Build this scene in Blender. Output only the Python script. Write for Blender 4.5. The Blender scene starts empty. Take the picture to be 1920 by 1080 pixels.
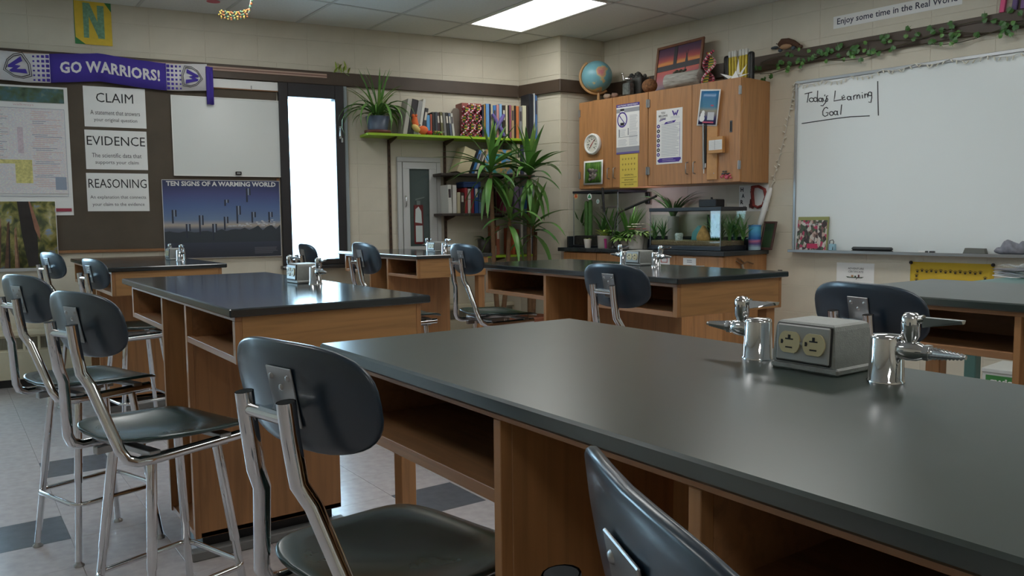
import bpy, bmesh, math, random
from mathutils import Matrix, Vector
random.seed(7)
SC = bpy.context.scene
COL = SC.collection
rad = math.radians
# ------------------------------------------------------------------ camera
F, PITCH, ROLL, YAW, CZ = 1511.35, rad(4.8147), rad(-0.549), rad(35.3754), 1.2125
_f = Vector((math.sin(YAW)*math.cos(PITCH), math.cos(YAW)*math.cos(PITCH), -math.sin(PITCH)))
_r0 = Vector((math.cos(YAW), -math.sin(YAW), 0)); _u0 = _r0.cross(_f)
_r = _r0*math.cos(ROLL)+_u0*math.sin(ROLL); _u = -_r0*math.sin(ROLL)+_u0*math.cos(ROLL)
CAM = Vector((0, 0, CZ))
cd = bpy.data.cameras.new('camera'); cam = bpy.data.objects.new('camera', cd); COL.objects.link(cam)
cd.sensor_width = 36; cd.lens = F/1920*36; cd.clip_start = .05
cam.matrix_world = Matrix(((_r.x, _u.x, -_f.x, 0), (_r.y, _u.y, -_f.y, 0), (_r.z, _u.z, -_f.z, CZ), (0, 0, 0, 1)))
SC.camera = cam
# ------------------------------------------------------------------ sky and exposure
SC.view_settings.view_transform = 'Standard'; SC.view_settings.look = 'None'
SC.view_settings.exposure = 0.0; SC.view_settings.gamma = 1.0; SC.view_settings.use_curve_mapping = False
W = bpy.data.worlds.new('sky'); SC.world = W; W.use_nodes = True
W.node_tree.nodes['Background'].inputs[0].default_value = (.50, .78, 1.0, 1)
W.node_tree.nodes['Background'].inputs[1].default_value = 14.0
LAMP = 8.0          # ceiling panels
try:
    SC.cycles.max_bounces = 8; SC.cycles.transparent_max_bounces = 24; SC.cycles.sample_clamp_indirect = 6
    SC.cycles.caustics_reflective = False; SC.cycles.caustics_refractive = False
except Exception: pass
# ------------------------------------------------------------------ wall frames: x right along the wall, -y into the room, z up
YA, YB, DA, DB = rad(-8.8975), rad(5.2407), 7.08375, 5.812
NA = Vector((-math.sin(YA), math.cos(YA), 0)); NB = Vector((math.cos(YB), math.sin(YB), 0))
FB = Matrix.Translation(NA*DA) @ Matrix.Rotation(YA, 4, 'Z')
FR = Matrix.Translation(NB*DB) @ Matrix.Rotation(YB-math.pi/2, 4, 'Z')
def ray(u, v):
    return _r*((u-960)/F)+_u*(-(v-540)/F)+_f
def PZ(u, v, z):
    w = ray(u, v); return CAM+w*((z-CZ)/w.z)
def _on(u, v, n, d, fr):
    w = ray(u, v); p = CAM+w*((d)/(w.dot(n))); q = fr.inverted() @ p; return q.x, q.z
def PB(u, v, off=0.): return _on(u, v, NA, DA-off, FB)
def PR(u, v, off=0.): return _on(u, v, NB, DB-off, FR)
def at(fr, s, off, z, rz=0): return fr @ Matrix.Translation((s, -off, z)) @ Matrix.Rotation(rz, 4, 'Z')
# ------------------------------------------------------------------ materials
def lin(c):
    return tuple(((x/255)/12.92 if x/255 <= .04045 else ((x/255+.055)/1.055)**2.4) for x in c)
MATS = {}
def mat(name, c, rough=.6, metal=0., spec=.5, vary=0., vscale=20., bump=0., bscale=80., emit=0., stretch=None, coat=0., rvary=0.):
    if name in MATS: return MATS[name]
    m = bpy.data.materials.new(name); m.use_nodes = True; nt = m.node_tree; b = nt.nodes['Principled BSDF']
    rgb = lin(c); b.inputs['Base Color'].default_value = (*rgb, 1); b.inputs['Roughness'].default_value = rough
    b.inputs['Metallic'].default_value = metal; b.inputs['IOR'].default_value = 1.6 if spec >= 1 else 1.5; b.inputs['Specular IOR Level'].default_value = spec
    if coat: b.inputs['Coat Weight'].default_value = coat; b.inputs['Coat Roughness'].default_value = .15
    if emit:
        b.inputs['Emission Color'].default_value = (*rgb, 1); b.inputs['Emission Strength'].default_value = emit
    if vary or bump or rvary:
        tc = nt.nodes.new('ShaderNodeTexCoord'); mp = nt.nodes.new('ShaderNodeMapping')
        nt.links.new(tc.outputs['Object'], mp.inputs[0])
        if stretch: mp.inputs['Scale'].default_value = stretch
        if vary:
            n = nt.nodes.new('ShaderNodeTexNoise'); n.inputs['Scale'].default_value = vscale; n.inputs['Detail'].default_value = 5
            nt.links.new(mp.outputs[0], n.inputs['Vector'])
            r = nt.nodes.new('ShaderNodeValToRGB'); r.color_ramp.elements[0].position = .3; r.color_ramp.elements[1].position = .7
            r.color_ramp.elements[0].color = (*[x*(1-vary) for x in rgb], 1); r.color_ramp.elements[1].color = (*[min(1, x*(1+vary)) for x in rgb], 1)
            nt.links.new(n.outputs['Fac'], r.inputs[0]); nt.links.new(r.outputs[0], b.inputs['Base Color'])
        if rvary:
            n3 = nt.nodes.new('ShaderNodeTexNoise'); n3.inputs['Scale'].default_value = 7; n3.inputs['Detail'].default_value = 4
            nt.links.new(mp.outputs[0], n3.inputs['Vector'])
            mr = nt.nodes.new('ShaderNodeMapRange'); mr.inputs['To Min'].default_value = rough-rvary; mr.inputs['To Max'].default_value = rough+rvary
            nt.links.new(n3.outputs['Fac'], mr.inputs['Value']); nt.links.new(mr.outputs[0], b.inputs['Roughness'])
        if bump:
            n2 = nt.nodes.new('ShaderNodeTexNoise'); n2.inputs['Scale'].default_value = bscale; n2.inputs['Detail'].default_value = 4
            nt.links.new(mp.outputs[0], n2.inputs['Vector'])
            bp = nt.nodes.new('ShaderNodeBump'); bp.inputs['Strength'].default_value = bump; bp.inputs['Distance'].default_value = .004
            nt.links.new(n2.outputs['Fac'], bp.inputs['Height']); nt.links.new(bp.outputs[0], b.inputs['Normal'])
    MATS[name] = m; return m
def ramp_mat(name, stops, tex='NOISE', scale=5., rough=.6, stretch=(1, 1, 1), detail=6., distort=0., coord='Object', mix=None):
    """colours picked by a noise, voronoi or height gradient"""
    if name in MATS: return MATS[name]
    m = bpy.data.materials.new(name); m.use_nodes = True; nt = m.node_tree; b = nt.nodes['Principled BSDF']; b.inputs['Roughness'].default_value = rough
    tc = nt.nodes.new('ShaderNodeTexCoord'); mp = nt.nodes.new('ShaderNodeMapping'); mp.inputs['Scale'].default_value = stretch
    nt.links.new(tc.outputs[coord], mp.inputs[0])
    r = nt.nodes.new('ShaderNodeValToRGB'); e = r.color_ramp.elements
    while len(e) < len(stops): e.new(.5)
    for k, (p, c) in enumerate(stops): e[k].position = p; e[k].color = (*lin(c), 1)
    if tex == 'NOISE':
        n = nt.nodes.new('ShaderNodeTexNoise'); n.inputs['Scale'].default_value = scale; n.inputs['Detail'].default_value = detail; n.inputs['Distortion'].default_value = distort
        nt.links.new(mp.outputs[0], n.inputs['Vector']); nt.links.new(n.outputs['Fac'], r.inputs[0])
    elif tex == 'VORONOI':
        n = nt.nodes.new('ShaderNodeTexVoronoi'); n.inputs['Scale'].default_value = scale
        nt.links.new(mp.outputs[0], n.inputs['Vector']); sp = nt.nodes.new('ShaderNodeSeparateColor')
        nt.links.new(n.outputs['Color'], sp.inputs[0]); nt.links.new(sp.outputs[0], r.inputs[0]); r.color_ramp.interpolation = 'CONSTANT'
    elif tex == 'Z':
        sp = nt.nodes.new('ShaderNodeSeparateXYZ'); nt.links.new(mp.outputs[0], sp.inputs[0])
        n = nt.nodes.new('ShaderNodeTexNoise'); n.inputs['Scale'].default_value = scale; nt.links.new(mp.outputs[0], n.inputs['Vector'])
        ma = nt.nodes.new('ShaderNodeMath'); ma.operation = 'MULTIPLY_ADD'; ma.inputs[1].default_value = distort
        nt.links.new(n.outputs['Fac'], ma.inputs[0]); nt.links.new(sp.outputs[2], ma.inputs[2]); nt.links.new(ma.outputs[0], r.inputs[0])
    nt.links.new(r.outputs[0], b.inputs['Base Color']); MATS[name] = m; return m
def wood(name, c, axis, rough=.42):
    st = {'x': (1.6, 26, 26), 'y': (26, 1.6, 26), 'z': (26, 26, 1.6)}[axis]
    d = tuple(x*.88 for x in c); l = tuple(min(255, x*1.05) for x in c)
    return ramp_mat(name, [(.28, d), (.5, c), (.74, l)], 'NOISE', 1.6, rough, st, 7, .9)
def glass(name, tint=(.92, .96, .95), refl=1.0):
    if name in MATS: return MATS[name]
    m = bpy.data.materials.new(name); m.use_nodes = True; nt = m.node_tree; nt.nodes.clear()
    o = nt.nodes.new('ShaderNodeOutputMaterial'); t = nt.nodes.new('ShaderNodeBsdfTransparent'); g = nt.nodes.new('ShaderNodeBsdfGlossy')
    t.inputs[0].default_value = (*tint, 1); g.inputs['Roughness'].default_value = .02; g.inputs[0].default_value = (refl, refl, refl, 1)
    fr = nt.nodes.new('ShaderNodeFresnel'); fr.inputs[0].default_value = 1.45; mx = nt.nodes.new('ShaderNodeMixShader')
    ge = nt.nodes.new('ShaderNodeNewGeometry'); iv_ = nt.nodes.new('ShaderNodeMath'); iv_.operation = 'SUBTRACT'; iv_.inputs[0].default_value = 1; nt.links.new(ge.outputs['Backfacing'], iv_.inputs[1])
    mu = nt.nodes.new('ShaderNodeMath'); mu.operation = 'MULTIPLY'; nt.links.new(fr.outputs[0], mu.inputs[0]); nt.links.new(iv_.outputs[0], mu.inputs[1])
    nt.links.new(mu.outputs[0], mx.inputs[0]); nt.links.new(t.outputs[0], mx.inputs[1]); nt.links.new(g.outputs[0], mx.inputs[2]); nt.links.new(mx.outputs[0], o.inputs[0])
    MATS[name] = m; return m
BLOCK = mat('painted_block', (204, 196, 178), .55, vary=.04, vscale=6, bump=.2, bscale=120)
MORTAR = mat('painted_joint', (202, 194, 176), .6)
TRIM = mat('brown_trim', (72, 58, 46), .5, vary=.1, vscale=8)
CEIL = mat('ceiling_board', (222, 222, 216), .9, vary=.04, vscale=60, bump=.3, bscale=200)
GRID = mat('ceiling_bar', (196, 196, 190), .5)
WX, WY, WZ = wood('wood_along', (170, 125, 79), 'x'), wood('wood_across', (162, 116, 79), 'y'), wood('wood_upright', (166, 119, 77), 'z')
WD = wood('wood_door', (174, 124, 79), 'z')
EPOXY = mat('worn_epoxy', (30, 43, 37), .29, spec=1.0, vary=.03, vscale=3, rvary=.012)
EPOXY2 = mat('polished_epoxy', (40, 46, 50), .14, spec=.8, vary=.03, vscale=4, rvary=.012)
CHROME = mat('chrome', (214, 214, 216), .055, 1.0, vary=.03, vscale=30)
STEEL = mat('brushed_steel', (165, 165, 165), .36, 1.0, bump=.05, bscale=300)
SEATM = mat('green_seat_shell', (24, 50, 49), .26, spec=.6, coat=.3, rvary=.05)
SHELL = mat('navy_shell', (29, 44, 58), .30, spec=.5, coat=.25, rvary=.05)
BLACK = mat('black_plastic', (24, 24, 26), .45); DARK = mat('dark_gap', (16, 14, 13), .8)
WHITE = mat('white_paper', (232, 232, 230), .6); WPL = mat('white_enamel', (226, 226, 222), .35)
INK = mat('black_ink', (26, 26, 30), .6); GREYP = mat('grey_print', (150, 152, 158), .6)
PURPLE = mat('purple_print', (72, 50, 140), .65); LIGHTGREY = mat('light_grey_print', (196, 198, 202), .6)
# ------------------------------------------------------------------ mesh builder
class MB:
    def __init__(s): s.v = []; s.f = []; s.m = []; s.k = []
    def add(s, vs, fs, mi=0, smooth=False, M=None):
        o = len(s.v)
        s.v += [tuple(M @ Vector(p)) for p in vs] if M else [tuple(p) for p in vs]
        for f in fs: s.f.append([i+o for i in f]); s.m.append(mi); s.k.append(smooth)
        return s
    def box(s, lo, hi, mi=0, b=0., M=None):
        x0, y0, z0 = lo; x1, y1, z1 = hi
        if not b:
            vs = [(x0, y0, z0), (x1, y0, z0), (x1, y1, z0), (x0, y1, z0), (x0, y0, z1), (x1, y0, z1), (x1, y1, z1), (x0, y1, z1)]
            return s.add(vs, [(0, 3, 2, 1), (4, 5, 6, 7), (0, 1, 5, 4), (1, 2, 6, 5), (2, 3, 7, 6), (3, 0, 4, 7)], mi, False, M)
        b = min(b, (x1-x0)*.45, (y1-y0)*.45, (z1-z0)*.45)
        c = ((x0+x1)/2, (y0+y1)/2, (z0+z1)/2); h = ((x1-x0)/2, (y1-y0)/2, (z1-z0)/2)
        vs = []; ix = {}
        for sx in (-1, 1):
            for sy in (-1, 1):
                for sz in (-1, 1):
                    for a in range(3):
                        d = [h[0]-b, h[1]-b, h[2]-b]; d[a] = h[a]
                        ix[(sx, sy, sz, a)] = len(vs); vs.append((c[0]+sx*d[0], c[1]+sy*d[1], c[2]+sz*d[2]))
        fs = []
        for a in range(3):
            p, q = (a+1) % 3, (a+2) % 3
            for sg in (-1, 1):
                loop = []
                for sp, sq in ((-1, -1), (1, -1), (1, 1), (-1, 1)):
                    k = [0, 0, 0]; k[a] = sg; k[p] = sp; k[q] = sq; loop.append(ix[(*k, a)])
                fs.append(loop if sg > 0 else loop[::-1])
            for sp in (-1, 1):
                for sq in (-1, 1):
                    l = []
                    for sg, ax in ((-1, p), (1, p), (1, q), (-1, q)):
                        k = [0, 0, 0]; k[a] = sg; k[p] = sp; k[q] = sq; l.append(ix[(*k, ax)])
                    fs.append(l if sp*sq < 0 else l[::-1])
        for sx in (-1, 1):
            for sy in (-1, 1):
                for sz in (-1, 1):
                    l = [ix[(sx, sy, sz, a)] for a in range(3)]; fs.append(l if sx*sy*sz > 0 else l[::-1])
        return s.add(vs, fs, mi, False, M)
    def tube(s, pts, r, n=8, mi=0, M=None, cap=True, flat=None):
        pts = [Vector(p) for p in pts]; k = len(pts); vs = []; fs = []; up = None
        for i, p in enumerate(pts):
            d = (pts[min(i+1, k-1)]-pts[max(i-1, 0)]).normalized()
            if up is None: up = Vector((0, 0, 1)) if abs(d.z) < .9 else Vector((1, 0, 0))
            a = d.cross(up).normalized(); bb = a.cross(d).normalized(); up = bb
            rr = r[i] if isinstance(r, (list, tuple)) else r
            for j in range(n):
                t = 2*math.pi*j/n; vs.append(p+a*(rr*math.cos(t))+bb*(rr*(flat or 1)*math.sin(t)))
        for i in range(k-1):
            for j in range(n):
                fs.append((i*n+j, i*n+(j+1) % n, (i+1)*n+(j+1) % n, (i+1)*n+j))
        s.add(vs, fs, mi, True, M)
        if cap: s.add(vs[:n], [list(range(n))[::-1]], mi, False, M); s.add(vs[-n:], [list(range(n))], mi, False, M)
        return s
    def lathe(s, prof, n=16, mi=0, M=None, smooth=True):
        vs = []; fs = []
        for (r, z) in prof:
            for j in range(n):
                t = 2*math.pi*j/n; vs.append((r*math.cos(t), r*math.sin(t), z))
        for i in range(len(prof)-1):
            for j in range(n): fs.append((i*n+j, i*n+(j+1) % n, (i+1)*n+(j+1) % n, (i+1)*n+j))
        s.add(vs, fs, mi, smooth, M)
        if prof[0][0] > 1e-6: s.add(vs[:n], [list(range(n))[::-1]], mi, False, M)
        if prof[-1][0] > 1e-6: s.add(vs[-n:], [list(range(n))], mi, False, M)
        return s
    def prism(s, poly, y0, y1, mi=0, M=None):     # poly in x,z; extruded along y, y0 in front
        n = len(poly); a = sum(poly[i][0]*poly[(i+1) % n][1]-poly[(i+1) % n][0]*poly[i][1] for i in range(n))
        if a < 0: poly = poly[::-1]
        vs = [(x, y0, z) for x, z in poly]+[(x, y1, z) for x, z in poly]
        fs = [list(range(n)), list(range(n, 2*n))[::-1]]+[(i, i+n, (i+1) % n+n, (i+1) % n) for i in range(n)]
        return s.add(vs, fs, mi, False, M)
    def rect(s, x0, z0, x1, z1, y, mi=0, M=None, t=.0006):
        return s.box((min(x0, x1), y, min(z0, z1)), (max(x0, x1), y+t, max(z0, z1)), mi, 0, M)
    def ball(s, c, r, n=8, mi=0, M=None, sc=(1, 1, 1)):
        pr = [(max(1e-7, math.sin(math.pi*i/(n//2+1))), -math.cos(math.pi*i/(n//2+1))) for i in range(n//2+2)]
        T = Matrix.Translation(c) @ Matrix.Diagonal((r*sc[0], r*sc[1], r*sc[2], 1))
        return s.lathe(pr, n, mi, (M @ T) if M else T)
    def sheet(s, w, h, t=.0012, curl=None, mi=0, nx=6, nz=6, x0=0., z0=0.):
        cf = curl or (lambda u, v: 0.); vs = []; fs = []
        for side in (0, 1):
            for i in range(nz+1):
                for j in range(nx+1):
                    u, v = j/nx, i/nz; vs.append((x0+u*w, -cf(u, v)-(t if side == 0 else 0), z0+v*h))
        N = (nx+1)*(nz+1)
        for i in range(nz):
            for j in range(nx):
                a = i*(nx+1)+j; q = (a, a+1, a+nx+2, a+nx+1); fs.append(q); fs.append(tuple(N+k for k in q[::-1]))
        edge = [j for j in range(nx+1)]+[i*(nx+1)+nx for i in range(1, nz+1)]+[nz*(nx+1)+j for j in range(nx-1, -1, -1)]+[i*(nx+1) for i in range(nz-1, 0, -1)]
        for k in range(len(edge)):
            a, b = edge[k], edge[(k+1) % len(edge)]; fs.append((b, a, a+N, b+N))
        return s.add(vs, fs, mi, bool(curl))
    def mesh(s, name, mats):
        me = bpy.data.meshes.new(name); me.from_pydata(s.v, [], s.f)
        for m in (mats if isinstance(mats, (list, tuple)) else [mats]): me.materials.append(m)
        me.polygons.foreach_set('material_index', s.m); me.polygons.foreach_set('use_smooth', s.k); me.update(); return me
    def build(s, name, mats, parent=None, M=None, **tags):
        return link(name, s.mesh(name, mats), parent, M, **tags)
def link(name, me, parent=None, M=None, label=None, cat=None, group=None, kind=None):
    o = bpy.data.objects.new(name, me); COL.objects.link(o)
    if parent: o.parent = parent
    if M is not None: o.matrix_local = M
    tag(o, label, cat, group, kind); return o
def tag(o, label=None, cat=None, group=None, kind=None):
    for k, v in (('label', label), ('category', cat), ('group', group), ('kind', kind)):
        if v: o[k] = v
    return o
def thing(name, label, cat, M, group=None):
    return link(name, None, None, M, label, cat, group)
KIDS = {}
def copy_tree(o, M, label, group=None):
    def cp(a, p):
        c = a.copy(); COL.objects.link(c)
        if p: c.parent = p
        for ch in a.children: cp(ch, c)
        return c
    r = cp(o, None); r.matrix_local = M; r['label'] = label
    if group: r['group'] = group
    return r
def text_verts(body, w=None, h=None, spacing=1.0, bold=0.):
    cu = bpy.data.curves.new('txt', 'FONT'); cu.body = body; cu.size = 1; cu.space_character = spacing; cu.resolution_u = 2; cu.offset = bold
    ob = bpy.data.objects.new('txt', cu); me = bpy.data.meshes.new_from_object(ob)
    vs = [v.co.copy() for v in me.vertices]; fs = [list(p.vertices) for p in me.polygons]
    bpy.data.objects.remove(ob); bpy.data.curves.remove(cu); bpy.data.meshes.remove(me)
    x0 = min(v.x for v in vs); x1 = max(v.x for v in vs); y0 = min(v.y for v in vs); y1 = max(v.y for v in vs)
    sx = w/(x1-x0) if w else None; sz = h/(y1-y0) if h else None
    sx = sx or sz; sz = sz or sx
    return [((v.x-(x0+x1)/2)*sx, (v.y-(y0+y1)/2)*sz) for v in vs], fs
def add_text(mb, body, cx, cz, y, w=None, h=None, mi=0, spacing=1., warp=None, bold=0., rot=0.):
    vs, fs = text_verts(body, w, h, spacing, bold); out = []
    cr, sr = math.cos(rot), math.sin(rot)
    for x, z in vs:
        x, z = x*cr-z*sr, x*sr+z*cr
        X, Z, Y = cx+x, cz+z, y
        if warp: X, Z, Y = warp(X, Z, Y)
        out.append((X, Y, Z))
    return mb.add(out, fs, mi)
def shell(mb, a, b, fz, t, n=2.6, mi=0, M=None, nr=7, nt=40):
    """rounded plate: superellipse outline, fz(x,y) middle surface, thickness t with round rim"""
    rings = []
    def pt(r, th, off):
        c, s_ = math.cos(th), math.sin(th)
        x = a*r*math.copysign(abs(c)**(2/n), c); y = b*r*math.copysign(abs(s_)**(2/n), s_); return (x, y, fz(x, y)+off)
    seq = [(i/nr*.965, t/2) for i in range(1, nr+1)]+[(.99, t*.35), (1.0, 0.), (.99, -t*.35)]+[(i/nr*.965, -t/2) for i in range(nr, 0, -1)]
    vs = []; fs = []
    for r, o in seq:
        for j in range(nt): vs.append(pt(r, 2*math.pi*j/nt, o))
    for i in range(len(seq)-1):
        for j in range(nt): fs.append((i*nt+j, (i+1)*nt+j, (i+1)*nt+(j+1) % nt, i*nt+(j+1) % nt))
    k = len(vs); vs.append((0, 0, fz(0, 0)+t/2)); vs.append((0, 0, fz(0, 0)-t/2))
    for j in range(nt):
        fs.append((k, j, (j+1) % nt)); q = (len(seq)-1)*nt; fs.append((k+1, q+(j+1) % nt, q+j))
    return mb.add(vs, fs, mi, True, M)
def aim(yaw, reach, bx, boff, smin, smax, offmin, offmax=9.):
    for k in range(40):
        a = yaw+(k//2+1)*.15*(1 if k % 2 else -1)*(k > 0)
        if smin < bx+reach*math.cos(a) < smax and offmin < boff-reach*math.sin(a) < offmax: return a
    return -math.pi/2
I4 = Matrix.Identity(4)
T = Matrix.Translation
def Rx(a): return Matrix.Rotation(a, 4, 'X')
def Ry(a): return Matrix.Rotation(a, 4, 'Y')
def Rz(a): return Matrix.Rotation(a, 4, 'Z')
# ================================================================== the room
H = 2.9
win1 = (PB(524, 300)[0], PB(652, 300)[0], .84, 2.39); win2 = (-2.50, -.94, .84, 2.39)
def sub_rect(r, hole):
    x0, x1, z0, z1 = r; a0, a1, b0, b1 = hole
    if a0 >= x1 or a1 <= x0 or b0 >= z1 or b1 <= z0: return [r]
    out = []
    if a0 > x0: out.append((x0, a0, z0, z1))
    if a1 < x1: out.append((a1, x1, z0, z1))
    m0, m1 = max(x0, a0), min(x1, a1)
    if b0 > z0: out.append((m0, m1, z0, b0))
    if b1 < z1: out.append((m0, m1, b1, z1))
    return out
def cut_all(r, holes):
    rs = [r]
    for h in holes: rs = [q for x in rs for q in sub_rect(x, h)]
    return rs
BMESH = {}
def blocks(parent, s0, s1, anchor, pitch=.406, holes=(), z0=0., z1=H, zoff=.052, M=I4):
    c = .2085; k0 = math.floor((s0-anchor)/pitch); k1 = math.ceil((s1-anchor)/pitch)
    for k in range(k0, k1):
        for j in range(-1, 15):
            r = (max(s0, anchor+k*pitch), min(s1, anchor+(k+1)*pitch), max(z0, zoff+j*c), min(z1, zoff+(j+1)*c))
            if r[1]-r[0] < .02 or r[3]-r[2] < .02: continue
            for q in cut_all(r, holes):
                w, h = round(q[1]-q[0], 3), round(q[3]-q[2], 3)
                if w < .02 or h < .02: continue
                if (w, h) not in BMESH:
                    g = .0009; BMESH[(w, h)] = MB().box((g, 0, g), (w-g, .012, h-g), 0, .0017).mesh('block', BLOCK)
                link('block', BMESH[(w, h)], parent, M @ T((q[0], 0, q[2])))
def wall(name, M, s0, s1, holes=(), b0=None, b1=None, anchor=0., pitch=.406):
    m = MB(); b0 = s0 if b0 is None else b0; b1 = s1 if b1 is None else b1
    for q in cut_all((s0, s1, 0, H+.1), holes): m.box((q[0], .0020, q[2]), (q[1], .16, q[3]), 0)
    o = m.build(name, MORTAR, None, M, kind='structure'); blocks(o, b0, b1, anchor, pitch, holes)
    r = MB()
    for a, b in ((s0, b0), (b1, s1)):
        if b-a > .05:
            for q in cut_all((a, b, 0, H), holes): r.box((q[0], 0, q[2]), (q[1], .0026, q[3]), 0)
    if r.v: r.build('plain_facing', BLOCK, o, kind='stuff')
    return o
wall_back = wall('wall_back', FB, -3.6, 3.78, [win1, win2], -.95, 3.66, .354, .412)
wall_right = wall('wall_right', FR, -5.9, 3.6, [], -5.40, -1.45, -3.188, .402)
# chase in the corner between them
P1 = Vector((4.773, 5.921, 0)); P0 = FB @ Vector((3.623, 0, 0)); P2 = FR @ Vector((-5.385, 0, 0))
def face_frame(a, b):
    d = (b-a); return T(a) @ Rz(math.atan2(d.y, d.x)), d.length
MA, LA_ = face_frame(P0, P1); MC, LC_ = face_frame(P1, P2)
mc = MB()
a0, a1, a2 = [p.copy() for p in (P0, P1, P2)]
cen = (P0+P2)/2+Vector((.35, .35, 0)); ins = [p+(cen-p).normalized()*.004 for p in (P0, P1, P2)]
vs = [(p.x, p.y, 0) for p in ins]+[(cen.x, cen.y, 0)]; n4 = len(vs); vs += [(x, y, H+.05) for x, y, z in vs]
mc.add(vs, [(0, 1, 5, 4), (1, 2, 6, 5), (2, 3, 7, 6), (3, 0, 4, 7), (4, 5, 6, 7), (3, 2, 1, 0)])
wall_corner = mc.build('wall_corner', MORTAR, None, I4, kind='structure')
blocks(wall_corner, 0, LA_, .11, .406, M=MA); blocks(wall_corner, 0, LC_, .085, .406, M=MC)
# left and front walls, out of the picture, close the room
MB().box((-2.75, -3.4, 0), (-2.6, 7.7, H+.1)).build('wall_left', BLOCK, None, I4, kind='structure')
MB().box((-2.75, -3.4, 0), (6.6, -3.25, H+.1)).build('wall_front', BLOCK, None, I4, kind='structure')
# floor
FLOORB = mat('floor_joint', (120, 114, 112), .6)
VCT = mat('floor_tile', (186, 178, 178), .22, vary=.09, vscale=24, spec=.45, rvary=.05)
VCTD = mat('dark_floor_tile', (92, 96, 104), .22, vary=.10, vscale=24, spec=.45)
floor = MB().box((-2.75, -3.4, -.1), (6.6, 8.4, -.003)).build('floor', FLOORB, None, I4, kind='structure')
TP = .3048; tx0, ty0 = 1.574, 3.16
t_me = MB().box((.0006, .0006, -.003), (TP-.0006, TP-.0006, 0), 0, .0007).mesh('floor_tile', VCT)
t_md = MB().box((.0006, .0006, -.003), (TP-.0006, TP-.0006, 0), 0, .0007).mesh('floor_tile', VCTD)
dk = PZ(70, 1020, 0); dki = (math.floor((dk.x-tx0)/TP), math.floor((dk.y-ty0)/TP))
darkset = {(0, -1), dki, (dki[0]-3, dki[1]+2), (-4, 4), (3, -4), (4, 2), (2, -7), (7, 1)}
rest = MB()
for i in range(-14, 17):
    for j in range(-21, 17):
        x, y = tx0+i*TP, ty0+j*TP
        d = CAM.x*0+x*math.sin(YAW)+y*math.cos(YAW); lat = x*math.cos(YAW)-y*math.sin(YAW)
        if -8 <= i <= 3 and -8 <= j <= 12:
            link('floor_tile', t_md if (i, j) in darkset else t_me, floor, T((x, y, 0)))
        else:
            rest.box((x+.0006, y+.0006, -.003), (x+TP-.0006, y+TP-.0006, 0), 1 if (i, j) in darkset or (i*7+j*5) % 23 == 0 else 0)
rest.build('outer_tile', [VCT, VCTD], floor, kind='stuff')
# ceiling: lay-in boards on bars, the bar pattern follows the light panel
LX0, LY0 = 3.81, 4.81
ceiling = MB().box((-2.75, -3.4, H+.03), (6.6, 8.4, H+.1)).build('ceiling', CEIL, None, I4, kind='structure')
lights = [(0, 0), (0, -2), (0, -4), (-4, 0), (-4, -2), (-4, -4), (-8, -2), (-4, -6), (-8, -6)]
c_me = MB().box((.010, .010, 0), (.60, 1.21, .015), 0, .004).mesh('ceiling_tile', CEIL)
bars = MB()
for i in range(-11, 4):
    for j in range(-7, 3):
        x, y = LX0+i*.61, LY0+j*1.22
        q = FB.inverted() @ Vector((x+.3, y+.1, 0)); q2 = FR.inverted() @ Vector((x+.1, y+.6, 0))
        if q.y > .1 or q2.y > .1: continue
        if (i, j) not in lights: link('ceiling_tile', c_me, ceiling, T((x, y, H+.004)))
        bars.box((x-.012, y, H), (x+.012, y+1.22, H+.03)); bars.box((x, y-.012, H), (x+.61, y+.012, H+.03))
bars.build('ceiling_bar', GRID, ceiling, kind='stuff')
DIFF = mat('lit_diffuser', (252, 253, 250), .5, emit=LAMP)
fr_m = MB()
for lo, hi in (((.012, .012, 0), (.598, .04, .03)), ((.012, 1.18, 0), (.598, 1.208, .03)), ((.012, .04, 0), (.04, 1.18, .03)), ((.57, .04, 0), (.598, 1.18, .03))): fr_m.box(lo, hi, 0, .003)
fr_me = fr_m.mesh('light_frame', WPL); df_me = MB().box((.04, .04, .006), (.57, 1.18, .02)).mesh('diffuser', DIFF)
for k, (i, j) in enumerate(lights):
    r = thing('ceiling_light', 'lit white rectangular light panel set in the ceiling near the corner' if k == 0 else 'lit white ceiling light panel farther out over the tables, outside the picture', 'ceiling light', T((LX0+i*.61, LY0+j*1.22, H-.002)), None if k == 0 else 'ceiling lights over the tables')
    link('light_frame', fr_me, r, I4); link('diffuser', df_me, r, I4)
# brown trim band
def trim(name, M, s0, s1, z0, z1):
    m = MB().box((s0, -.032, z0), (s1, -.0005, z1), 0, .003); return m.build(name, TRIM, None, M, kind='structure')
trim('trim_1', FB, -3.4, 3.60, 2.392, 2.505); trim('trim_2', MA, .02, LA_+.03, 2.392, 2.505); trim('trim_3', MC, -.03, LC_-.02, 2.392, 2.505); trim('trim_4', FR, -5.36, 3.3, 2.38, 2.495)
MB().box((-3.4, -.012, 0), (3.6, -.0005, .075), 0, .002).build('baseboard_back', BLACK, None, FB, kind='structure')
MB().box((-3.5, -.012, 0), (3.3, -.0005, .075), 0, .002).build('baseboard_right', BLACK, None, FR, kind='structure')
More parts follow.
